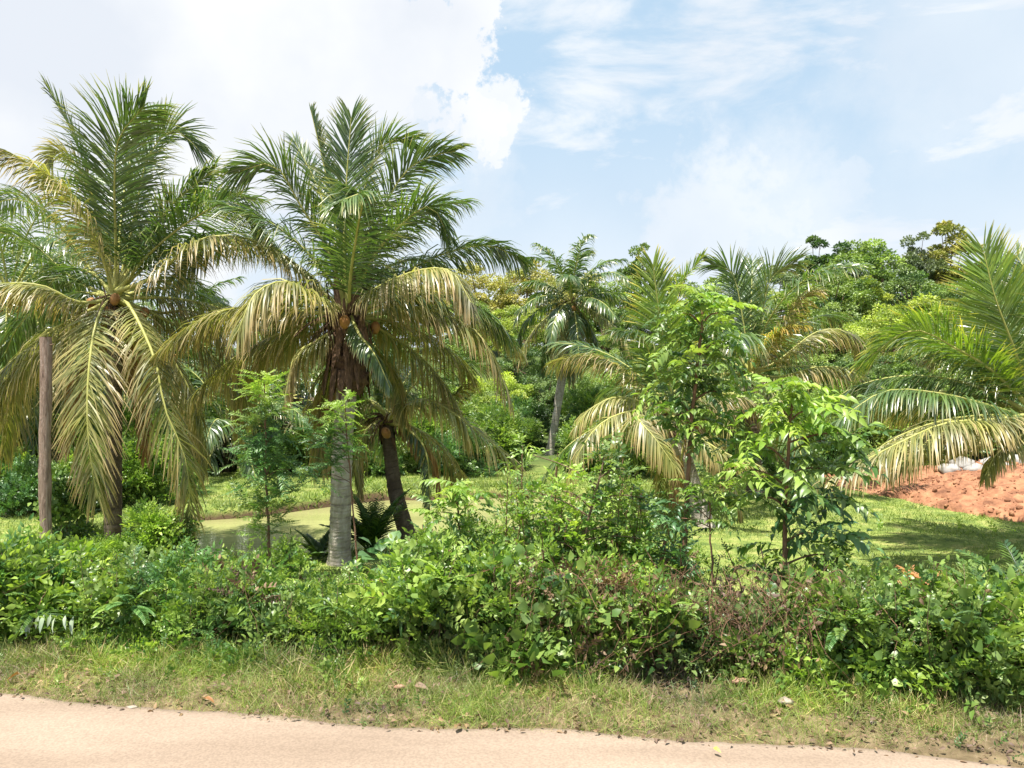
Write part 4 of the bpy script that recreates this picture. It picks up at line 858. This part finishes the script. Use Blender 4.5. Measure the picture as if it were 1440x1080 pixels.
sapling(7.1, [(1003, 900), (1002, 820), (998, 720), (1000, 680)],
        [(1000, 680, 25, 7, LM), (1020, 700, 30, 6), (975, 690, 25, 5, LM), (1030, 680, 25, 5), (960, 710, 25, 5, BL), (940, 730, 30, 7, BL), (995, 730, 25, 5)],
        'thin short sapling just right of the tallest sapling stem', 'pinnate', [G], r=(.014, .006), lsize=.26)
sapling(7.15, [(930, 900), (928, 820), (935, 760)],
        [(935, 760, 25, 6, BL), (950, 785, 25, 5), (915, 790, 25, 5)], 'stubby reddish sapling left of the tallest sapling stem', 'pinnate', [G], r=(.03, .016), lsize=.22)
sapling(7.0, [(1160, 930), (1158, 860), (1165, 790)],
        [(1165, 790, 25, 6), (1190, 770, 30, 5), (1150, 820, 25, 5), (1225, 800, 25, 4, BL)], 'small leaning sapling right of the lime topped one', 'pinnate', [G], r=(.014, .006), lsize=.24)
sapling(7.6, [(735, 850), (732, 760), (735, 640)], [(735, 625, 20, 6, LM), (725, 660, 25, 6), (745, 690, 30, 7), (720, 720, 30, 7), (745, 750, 30, 7)], 'slim yellow tipped sapling at the middle of the hedge', 'lance', [G], r=(.012, .005), lsize=.18)

# ------------------------------------------------------------------ fence posts and wires
def post(px, top, D, w, label, lean=0., mat='post', h=None):
    t = P(px, top, D); z0 = float(H(t[0], D)) - .15; hh = t[2] - z0; b = np.array([t[0], D, z0])
    root = empty('fence_post', tuple(b)); tag(root, label, 'post'); mb = MB(); n = 22; s = np.linspace(0, 1, n); r = w / 2 * (1.08 - .12 * s) * (1 + .03 * np.sin(s * 17))
    pts = np.stack([lean * s + .01 * np.sin(s * 9), 0 * s, s * hh], -1); mb.tube(pts, r, 10, cap=True); mb.v[0][:] += rng.normal(0, .0055, mb.v[0].shape)
    obj('shaft', mb.mesh('shaft', MT[mat], smooth=False), root)
    nb = MB(); nb.tube(np.array([[r[-3] * .9 + lean, -.02, hh - .12], [r[-3] + .05 + lean, -.02, hh - .10]]), .008, 5); obj('wire_peg', nb.mesh('wire_peg', MT['bark']), root)
    return root
post(64, 474, 11, .155, 'tall bare weathered wooden post standing left of the big palm')
post(1086, 808, 7.25, .10, 'short reddish fence post beside the lime topped sapling', mat='bark_red')
post(246, 796, 8.3, .09, 'grey fence post top poking out of the hedge near the pond', lean=.02)
post(560, 830, 7.7, .08, 'short fence post half hidden under the lime hedge', mat='bark')
for k, (z, lab) in enumerate([(.42, 'upper'), (.22, 'lower')]):
    mb = MB(); xs_ = np.linspace(-6, 6, 60); pts = np.stack([xs_, 7.55 - .13 * xs_ * 1.0 - .0, z + .02 * np.sin(xs_ * 2.6) - .0 * xs_], -1); mb.tube(pts, .0028, 4)
    for q in range(0, 60, 2): mb.tube(np.array([pts[q] + [-.012, 0, -.012], pts[q] + [.012, 0, .012]]), .002, 3)
    tag(obj('barbed_wire', mb.mesh('barbed_wire', MT['trunk_dark'])), f'{lab} rusty barbed wire strand stretched through the hedge gap', 'wire')

# ------------------------------------------------------------------ distinct plants
def rosette(x, y, n, L, W, label, mat, cat='fern', el=(20, 80), name='fern', kind='frond', z0=None, pinn=True, droop=.5, spread=6.283, az0=0, m2=None):
    z0 = float(H(x, y)) - .02 if z0 is None else z0
    root = empty(name, (x, y, z0)); tag(root, label, cat)
    for i in range(n):
        az = az0 + spread * (i * .618 % 1); e0 = R(rng.uniform(*el)); ct = auto_ctrl((0, 0, 0), az, e0, L * rng.uniform(.75, 1.1), droop)
        c, _ = catmull(ct, 20); mb = MB(); mb.tube(c[::3], np.linspace(.009, .003, len(c[::3])) * (L / .6), 4)
        if pinn:
            T = nrmz(np.gradient(c, axis=0)); Hh = nrmz((c[-1] - c[0]) * [1, 1, 0]); S = np.cross(Hh, [0, 0, 1.]); k = 22; t = np.linspace(.18, .99, k)
            for sd in (-1, 1):
                pi = (t * 19).astype(int); d = T[pi] * .75 + sd * S * .8 + [0, 0, .12]
                scatter(mb, leaf8(1, W, .1, .15), c[pi], d, L * .26 * np.interp(t, [0, .35, 1], [.7, 1, .4]), rng.normal(0, .2, k), rng.random(k))
        else:
            v, f = leaf8(1, W, .12, .25); scatter(mb, (v, f), c[-1:] - .0, nrmz(c[-1:] - c[-3:-2]) , np.array([L * .55]), rng.normal(0, .3, 1))
        obj(kind, mb.mesh(kind, MT[m2 if (m2 and i % 3 == 0) else mat]), root)
    return root
def at(px, py, D): p = P(px, py, D); return p
def RX(px, D): return (px - 720) / F * D
rosette(RX(522, 13), 13, 15, 1.15, .3, 'dark upright fern clump between the pale trunk and the leaning palm', 'lf_dark', el=(45, 85), droop=.6)
rosette(RX(1392, 8.3), 8.3, 13, .85, .3, 'dark palm-like fern standing above the hedge near the right edge', 'lf_dark', el=(35, 80), z0=-.1, droop=.8, m2='lf_mid')
rosette(RX(1345, 8.2), 8.2, 4, .75, .34, 'rusty brown fern frond leaning left above the hedge', 'lf_red', el=(30, 60), spread=1.5, az0=-2.0, z0=-.05)
rosette(RX(1450, 8.2), 8.2, 12, .95, .3, 'dark fern with thick leaves cut by the right edge', 'lf_dark', el=(30, 80), z0=-.05, droop=.7)
rosette(RX(1300, 8.4), 8.4, 4, .5, .3, 'small rust coloured fern in the grass behind the hedge', 'lf_red', el=(50, 80), z0=-.1)
rosette(RX(300, 8.4), 8.4, 6, .55, .3, 'dark fern fringe at the hedge top in front of the pond', 'lf_dark', el=(20, 50), z0=.2)
rosette(RX(450, 12.6), 12.6, 8, .7, .35, 'dark fern at the left foot of the pale trunk', 'lf_dark', el=(20, 80))
# big leaved clumps
rosette(RX(20, 10.5), 10.5, 16, .55, .95, 'big glossy dark leaves clump at the left edge beside the post', 'lf_blue', cat='plant', name='broad_leaf_plant', kind='leaf', pinn=False, el=(35, 85), droop=.9)
rosette(RX(50, 10.2), 10.2, 12, .5, .95, 'big dark leaves clump directly under the wooden post', 'lf_dark', cat='plant', name='broad_leaf_plant', kind='leaf', pinn=False, el=(25, 80), droop=.9)
rosette(RX(540, 11.3), 11.3, 30, .42, .95, 'clump of pale heart shaped leaves in front of the leaning palm', 'lf_blue', cat='plant', name='broad_leaf_plant', kind='leaf', pinn=False, el=(30, 88), droop=.7, z0=-.35)
rosette(RX(1085, 7.1), 7.1, 5, .22, .9, 'few broad dark leaves beside the short fence post', 'lf_dark', cat='plant', name='broad_leaf_plant', kind='leaf', pinn=False, el=(10, 60), z0=.35)
# banana-like spiky light leaves near the hedge
rosette(RX(455, 9.2), 9.2, 9, .5, .16, 'lime strap leaved plant beside the pale trunk foot', 'lf_lime', cat='plant', name='strap_leaf_plant', kind='leaf', pinn=False, el=(20, 75))
rosette(RX(1260, 9.0), 9.0, 14, .4, .08, 'lime grassy tuft behind the hedge on the right', 'lf_lime', cat='plant', name='strap_leaf_plant', kind='leaf', pinn=False, el=(40, 85))
# silvery pinnate leaf in the dark hedge gap
def silver_leaf(px0, py0, px1, py1, D, label, n=8, L=.15, mat='lf_silver'):
    a, b = P(px0, py0, D), P(px1, py1, D); root = empty('pinnate_leaf', tuple(a)); tag(root, label, 'leaf')
    s = np.linspace(0, 1, 10)[:, None]; c = (b - a) * s + np.array([0, -.1, .07]) * np.sin(s * 3.14); mb = MB(); mb.tube(c, .004, 4); obj('stalk', mb.mesh('stalk', MT['lf_mid']), root)
    for i in range(n):
        q = c[int(1 + i * 8 / n)]
        for dz in ((-.9,) if n < 9 else (-.9, .5)):
            m = MB(); scatter(m, leaf8(1, .26, .1, .25), q[None], np.array([[rng.normal(.05, .2) + .7 * (.5 - i / n), -.45 + rng.normal(0, .25), dz]]), np.array([L * rng.uniform(.65, 1.1)]), rng.normal(0, .5, 1)); obj('leaflet', m.mesh('leaflet', MT[mat]), root)
silver_leaf(115, 868, 38, 872, 6.75, 'silvery leaf with hanging leaflets in the dark hedge gap at left', n=8, L=.17)
silver_leaf(770, 810, 812, 850, 6.7, 'dying pale leaf hanging on the hedge just right of centre', n=7, L=.13, mat='lf_silver')
silver_leaf(470, 835, 440, 870, 6.7, 'pale underside leaf hanging on the hedge near the pale trunk', n=6, L=.11)
silver_leaf(560, 850, 575, 905, 6.6, 'dark long-leafletted leaf hanging at hedge front', n=6, L=.14, mat='lf_blue')
silver_leaf(780, 935, 850, 965, 6.1, 'fresh green fallen spray lying at the hedge foot near centre', n=12, L=.13, mat='lf_mid')
# vine-wrapped stump, left
bush(RX(93, 13.5), 13.5, .38, .38, 1.35, 'vine covered stump just right of the wooden post', [('heart', 'lf_mid', 2), ('ovate', 'lf_dark', 2)], tsize=.2, dens=1.2, blobs=26, cat='vine stump', name='vine_stump')
bush(RX(215, 11.5), 11.5, .5, .45, .95, 'round leafy bush between the left palm and the pond', m4, tsize=.16, dens=1.2, blobs=26)
bush(RX(130, 11.2), 11.2, .5, .4, .55, 'low leafy bush at the foot of the left palm', m2, tsize=.15, dens=1.1, blobs=16)
bush(RX(620, 10.3), 10.3, .6, .45, .75, 'leafy bush on the near pond bank below the leaning palm', m2, tsize=.15, dens=1.1, blobs=20)
bush(RX(690, 10.0), 10.0, .55, .45, .8, 'leafy bush on the near bank at the centre', m1, tsize=.17, dens=1.1, blobs=20)
bush(RX(400, 10.2), 10.2, .5, .4, .6, 'low bush on the near bank left of the pale trunk', m4, tsize=.15, dens=1.1, blobs=16)
bush(RX(870, 9.6), 9.6, .6, .45, .75, 'leafy bush behind the hedge left of the tall sapling', m1, tsize=.17, dens=1.1, blobs=20)
bush(RX(960, 10.6), 10.6, .4, .4, .5, 'low bush at the lawn corner behind the tall sapling', m3, tsize=.17, dens=1.1, blobs=14)

# ------------------------------------------------------------------ soil mound and rocks
def mound_h(x, y):
    front = np.interp(x, [8.9, 9.4, 10.0, 10.8, 12, 16, 20], [20.5, 18.4, 16.6, 15.5, 14.9, 14.6, 15])
    d = np.minimum(np.minimum(y - front, 24 - y), x - 9.0 + .25 * np.sin(y * 2.1)); e = np.clip(d / 3.6, 0, 1)
    h = .75 * e ** .8 * (1 + .15 * wav(x, y, .9)) + .07 * wav(x, y, .18, off=5) * (d > 0) + .05 * wav(x, y, .07, off=9) * (d > 0)
    return H(x, y) + np.where(d > -.1, h - .02, -.25)
soil = solid_mat('red_soil', (.14, .062, .034), (.39, .205, .11), 3.5, detail=9, rough=.95, bump=.8, bscale=14, cc=(.27, .125, .068), bdist=.05)
tag(obj('soil_mound', grid_mesh('soil_mound', np.arange(8.2, 21, .09), np.arange(14.3, 24.2, .09), mound_h, soil)), kind='structure')
def rock_tmpl(seed, k=1):
    r = np.random.default_rng(seed); import bmesh
    bm = bmesh.new(); bmesh.ops.create_icosphere(bm, subdivisions=k, radius=1)
    for v in bm.verts: v.co = v.co * r.uniform(.68, 1.1); v.co.z *= .7
    V = np.array([v.co[:] for v in bm.verts]); Fc = np.array([[v.index for v in f.verts] for f in bm.faces]); bm.free(); return V, Fc
def clods():
    mb = MB(); n = 2600; x = rng.uniform(8.6, 16, n); y = rng.uniform(14.6, 21, n); ok = mound_h(x, y) > H(x, y) + .02; x, y = x[ok], y[ok]; s = np.minimum(np.exp(rng.normal(-4.0, .75, len(x))), .1)
    for k in range(3):
        q = np.arange(len(x)) % 3 == k; scatter(mb, rock_tmpl(k), np.stack([x, y, mound_h(x, y) + s * .2], -1)[q], rand_dirs(q.sum()), s[q], rng.uniform(0, 6, q.sum()))
    tag(obj('soil_clods', mb.mesh('soil_clods', soil)), 'loose clods of red soil scattered over the mound', 'soil clods', kind='stuff')
clods()
rockm = solid_mat('pale_rock', (.20, .19, .175), (.42, .40, .37), 3, bump=.6, rough=.9)
for i, (px, py, D, s, lab) in enumerate([(1335, 655, 20.6, .34, 'pale boulder behind the mound, leftmost of the white rocks'), (1352, 648, 21, .4, 'large pale boulder, second white rock from the left behind the mound'), (1372, 655, 20.4, .3, 'small pale boulder in the middle of the white rocks'),
                                 (1392, 648, 20.8, .36, 'pale boulder right of the small middle rock'), (1412, 652, 20.3, .3, 'pale boulder close to the right palm crown'), (1432, 645, 20.8, .38, 'pale boulder at the right edge above the soil')]):
    p = P(px, py, D); mb = MB(); V, Fc = rock_tmpl(40 + i, 2); mb.add(V * [s, s * .8, s * .8], Fc); o = obj('boulder', mb.mesh('boulder', rockm), loc=(p[0], p[1], p[2] - .1)); tag(o, lab, 'rock', 'pale boulders behind the red soil mound')
    o.rotation_euler = (0, 0, i * 1.3)
stone = solid_mat('dusty_stone', (.18, .14, .11), (.45, .38, .31), 9, bump=.5)
stone_r = solid_mat('laterite_stone', (.26, .14, .09), (.42, .26, .19), 9, bump=.5)
for i, (px, py, D, s, m, lab) in enumerate([(1040, 978, 5.95, (.10, .05, .045), stone_r, 'flat reddish stone lying in the shade at the hedge foot'), (1103, 1008, 5.6, (.065, .05, .04), stone, 'whitish broken stone on the verge right of the twig'), (1228, 1032, 5.35, (.025, .02, .02), stone, 'small white stone among the verge grass at right'),
                                  (563, 975, 5.9, (.05, .03, .03), stone_r, 'small reddish stone at the edge of the verge'), (186, 996, 5.72, (.05, .03, .02), stone, 'flat pale stone beside the road on the left')]):
    p = P(px, py, D); mb = MB(); V, Fc = rock_tmpl(60 + i, 2); mb.add(V * np.array(s), Fc); o = obj('stone', mb.mesh('stone', m), loc=(p[0], p[1], float(H(p[0], p[1])) + s[2] * .7)); tag(o, lab, 'stone')

# blue roofed house glimpsed through the palms
def house():
    D = 34.; c = P(408, 545, D); z0 = float(H(c[0], D)) - .2; root = empty('house', (c[0], D, z0)); tag(root, 'small house with a blue metal roof glimpsed between the palms', 'house')
    h = c[2] - z0
    def box(mb, a, b):
        a = np.array(a, float); b = np.array(b, float); v = np.array([[x, y, z] for x in (a[0], b[0]) for y in (a[1], b[1]) for z in (a[2], b[2])]); mb.add(v, np.array([[0, 1, 3, 2], [4, 6, 7, 5], [0, 4, 5, 1], [2, 3, 7, 6], [0, 2, 6, 4], [1, 5, 7, 3]]))
    w = MB(); box(w, (-2, 0, 0), (2, 3.2, h)); obj('wall', w.mesh('wall', solid_mat('house_wall', (.10, .12, .12), (.2, .2, .18), 4)), root)
    rf = MB(); box(rf, (-.75, -.6, h + .02), (.75, 3.6, h + .17)); obj('roof', rf.mesh('roof', solid_mat('blue_roof', (.10, .30, .55), (.22, .48, .72), 3, rough=.4, bump=.1)), root)
    d = MB(); box(d, (-.5, -.03, 0), (.4, .02, h * .75)); obj('door', d.mesh('door', MT['bark']), root)
    wn = MB(); box(wn, (.8, -.03, h * .4), (1.6, .02, h * .8)); obj('window', wn.mesh('window', MT['trunk_dark']), root)
house()

for px, py, L, n, mat, kd, lab in [(185, 845, .42, 7, 'lf_blue', 'lf_mid', 'blue green plant with feathered leaves drooping from the hedge at left'), (60, 850, .5, 6, 'lf_dark', 'lf_mid', 'dark plant with long feathered leaves beside the silvery leaf'), (470, 850, .35, 7, 'lf_dark', 'lf_mid', 'dark feathered plant in the shade below the pale trunk'),
        (625, 815, .45, 7, 'lf_mid', 'lf_lime', 'green feathered plant at the hedge top left of centre'), (930, 860, .4, 6, 'lf_mid', 'lf_mid', 'feathered plant drooping under the tallest sapling'), (1185, 880, .38, 8, 'lf_mid', 'lf_blue', 'green feathered plant at the hedge front right of the short fence post'), (1330, 870, .4, 6, 'lf_dark', 'lf_mid', 'dark feathered plant in the middle of the right hedge')]:
    x = RX(px, 6.5); D = float(edge(x)) + .95; x = RX(px, D); zz = CAMH - (py - HOR) / F * D
    rosette(x, D, n, L * .75, .4, lab, mat, cat='plant', name='feather_leaf_plant', kind='leaf', el=(5, 70), droop=1.1, z0=zz - .05, spread=3.6, az0=1.4, m2=kd)

# fallen green stem and sticks
def stick(name, pts, r, mat, label, cat='stick'):
    pts = [P(*p) for p in pts]; a = pts[0]; c, _ = catmull(np.array(pts) - a, 14); c += rng.normal(0, .004, c.shape); mb = MB(); mb.tube(c, np.linspace(r, r * .5, 14), 5)
    o = obj(name, mb.mesh(name, MT[mat], smooth=True), loc=tuple(a)); tag(o, label, cat); return o
stick('fallen_branch', [(692, 866, 6.6), (735, 892, 6.5), (780, 918, 6.45), (800, 945, 6.4)], .009, 'straw', 'pale fallen branch slanting down across the hedge centre', 'branch')
stick('fallen_branch', [(822, 815, 6.7), (870, 840, 6.6), (932, 864, 6.55)], .008, 'straw', 'tan branch slanting right of the dying pale leaf', 'branch')
stick('creeper', [(848, 855, 6.5), (862, 890, 6.4), (885, 930, 6.3), (905, 962, 6.2)], .007, 'lf_lime', 'green creeper stem slanting down to the verge right of centre', 'vine')
stick('fallen_branch', [(1005, 990, 5.85), (1050, 986, 5.85), (1100, 988, 5.85)], .005, 'straw', 'thin dry twig lying along the shaded hedge foot', 'twig')
stick('fallen_branch', [(945, 880, 6.4), (948, 910, 6.35), (940, 955, 6.3)], .005, 'bark_red', 'thin upright dead stem under the tall sapling', 'twig')
stick('fallen_branch', [(1060, 1014, 5.5), (1100, 1012, 5.55), (1160, 1010, 5.6)], .008, 'bark', 'dark stick lying behind the whitish stone', 'stick')
stick('fallen_branch', [(1068, 770, 7.0), (1085, 820, 6.95), (1108, 875, 6.9)], .006, 'bark', 'dark thin stem leaning across the short fence post', 'twig')

# ------------------------------------------------------------------ grass, litter
def blade_tmpl(bend, w=.015):
    s = np.array([0, .4, .75, 1.]); y = s * math.cos(bend * .5); z = -(s ** 2) * math.sin(bend) * .8; ww = np.array([1, .8, .5, .05]) * w
    v = []
    for i in range(4): v += [[-ww[i], y[i], z[i]], [ww[i], y[i], z[i]]]
    return np.array(v), np.array([[0, 1, 3, 2], [2, 3, 5, 4], [4, 5, 7, 6]]), np.repeat(s, 2)
def blade_tri(w=.05): return np.array([[-w, 0, 0], [w, 0, 0], [0, 1, -.15]]), np.array([[0, 1, 2]]), np.array([0, 0, 1.])
def verge():
    n = 270000; x = rng.uniform(-7.5, 7, n); d = rng.uniform(-.04, 1.9, n) ; y = edge(x) + d
    cl = wav(x, y, .16) * .5 + wav(x, y, .5, off=6) * .5
    keep = rng.random(n) < np.clip(.8 + .55 * cl, .15, 1) * np.interp(d, [-.04, .06, 1.1, 1.9], [.25, 1, .9, .45])
    bare = ((x - RX(1000, 5.9)) / .9) ** 2 + ((y - 6.0) / .22) ** 2 < 1
    keep &= ~(bare & (rng.random(n) < .85)); x, y, d, cl = x[keep], y[keep], d[keep], cl[keep]
    h = (.035 + .085 * rng.random(len(x)) ** 2) * np.clip(1 + .95 * cl, .45, 2.2) * np.interp(d, [-.04, .12, .5, .9, 1.9], [.45, .8, 1.05, 1.5, 1.6])
    pos = np.stack([x, y, H(x, y) - .005], -1); dirs = nrmz(rng.normal(0, .55, (len(x), 3)) * [1, 1, .2] + [0, 0, .75])
    straw = rng.random(len(x)) < np.clip(.15 - .3 * wav(x, y, .35, off=11), .03, .75)
    for nm, sel, mt, lab in (('verge_grass', ~straw, 'grass', 'green verge grass between the road and the hedge'), ('dry_verge_grass', straw, 'straw', 'dry straw coloured grass mixed into the verge')):
        mb = MB(); idx = np.where(sel)[0]
        for k, b in enumerate((.4, 1.0, 1.6)):
            q = idx[idx % 3 == k]; scatter(mb, blade_tmpl(b), pos[q], dirs[q], h[q] * 1.25, rng.uniform(0, 6.28, len(q)))
        tag(obj(nm, mb.mesh(nm, MT[mt])), lab, 'grass', kind='stuff')
    # broadleaf weeds hugging the verge
    n = 900; x = rng.uniform(-7, 6.5, n); d = rng.uniform(.1, 1.6, n) ** 1; y = edge(x) + d; k = wav(x, y, .3, off=2) > .05; x, y = x[k], y[k]
    mb = MB(); scatter_twigs(mb, 'small', np.stack([x, y, H(x, y) + .02], -1), nrmz(rng.normal(0, .6, (len(x), 3)) + [0, 0, .8]), rng.uniform(.07, .14, len(x)))
    tag(obj('verge_weeds', mb.mesh('verge_weeds', MT['lf_mid'])), 'small green broadleaf weeds among the verge grass', 'weeds', kind='stuff')
    # leaf litter
    n = 4200; x = rng.uniform(-7, 6.5, n); d = rng.uniform(-.05, 1.3, n) ** 1.0; y = edge(x) + d; mb = MB()
    scatter(mb, leaf8(1, .5, .25, .3), np.stack([x, y, H(x, y) + rng.uniform(.01, .06, n)], -1), nrmz(rng.normal(size=(n, 3)) * [1, 1, .3]), rng.uniform(.02, .055, n), rng.normal(0, .6, n))
    tag(obj('leaf_litter', mb.mesh('leaf_litter', MT['lf_dry'])), 'brown dry leaf litter scattered on the verge', 'dry leaves', kind='stuff')
verge()
def big_dead_leaf(px, py, D, L, mat, lab):
    p = P(px, py, D); mb = MB(); scatter(mb, leaf8(1, .45, .25, .35), np.zeros((1, 3)), np.array([[rng.normal(), rng.normal(), .15]]), np.array([L]), rng.normal(0, .5, 1))
    o = obj('fallen_leaf', mb.mesh('fallen_leaf', MT[mat]), loc=(p[0], p[1], max(float(H(p[0], p[1])), 0) + .05)); tag(o, lab, 'leaf')
for a in [(484, 968, 5.9, .12, 'lf_dry', 'curled tan dead leaf on the verge below the pale trunk'), (582, 975, 5.85, .12, 'lf_dry', 'curled brown dead leaf on the verge near centre left'), (640, 1045, 5.28, .10, 'lf_dry', 'slender dead leaf at the road edge near centre'),
          (1003, 1056, 5.0, .06, 'lf_yellow', 'small yellow fallen leaf at the road edge'), (285, 990, 5.75, .10, 'lf_red', 'reddish dead leaf by the roadside at left'), (30, 960, 6.2, .12, 'lf_red', 'reddish dead leaf near the left edge'), (1180, 790, 6.8, .1, 'lf_yellow', 'yellow leaf hanging beside the lime topped sapling'), (800, 795, 6.7, .12, 'lf_yellow', 'yellow leaf above the dying pale leaf')]:
    if a[1] > 900: big_dead_leaf(*a)
    else:
        p = P(a[0], a[1], a[2]); mb = MB(); scatter(mb, leaf8(1, .4, .2, .3), np.zeros((1, 3)), np.array([[1, -.4, -.2]]), np.array([a[3]])); tag(obj('yellow_leaf', mb.mesh('yellow_leaf', MT[a[4]]), loc=tuple(p)), a[5], 'leaf')
def lawn():
    n = 260000; x = rng.uniform(-13, 15, n); y = 7.6 + 17 * rng.random(n) ** 1.25
    keep = (np.abs(x) < y * .72 + 1) & (pond_sd(x, y) < -.01) & (mound_h(x, y) < H(x, y) + .0); x, y = x[keep], y[keep]
    cl = wav(x, y, .25) * .5 + wav(x, y, .9, off=6) * .5
    h = (.035 + .05 * rng.random(len(x))) * np.clip(1 + .9 * cl, .5, 2.2) * np.interp(y, [8, 25], [.9, 1.5]) * (1 + 1.2 * (pond_sd(x, y) > -.5))
    mb = MB(); scatter(mb, blade_tri(.09), np.stack([x, y, H(x, y) - .01], -1), nrmz(rng.normal(0, .6, (len(x), 3)) * [1, 1, .2] + [0, 0, .8]), h, rng.uniform(0, 6.28, len(x)), np.clip(rng.random(len(x)) * .8 + .2 * cl, 0, 1))
    tag(obj('lawn_grass', mb.mesh('lawn_grass', MT['grass_lawn'])), 'short bright green grass of the clearing and pond banks', 'grass', kind='stuff')
lawn()
# stray weeds and straw tufts on the lawn
def lawn_weeds():
    mb = MB(); n = 900; x = rng.uniform(-11, 13, n); y = rng.uniform(8.5, 24, n); k = (pond_sd(x, y) < -.1) & (wav(x, y, .6, off=3) > .1) & (mound_h(x, y) < H(x, y)); x, y = x[k], y[k]
    scatter_twigs(mb, 'ovate', np.stack([x, y, H(x, y)], -1), nrmz(rng.normal(0, .5, (len(x), 3)) + [0, 0, .9]), rng.uniform(.12, .26, len(x)))
    tag(obj('lawn_weeds', mb.mesh('lawn_weeds', MT['lf_lime'])), 'low leafy weeds dotting the clearing and pond banks', 'weeds', kind='stuff')
lawn_weeds()
print('TRIS', sum(sum(len(p.vertices) - 2 for p in me.polygons) if len(me.polygons) < 1 else int((len(me.loops) - 2 * len(me.polygons))) for me in bpy.data.meshes))
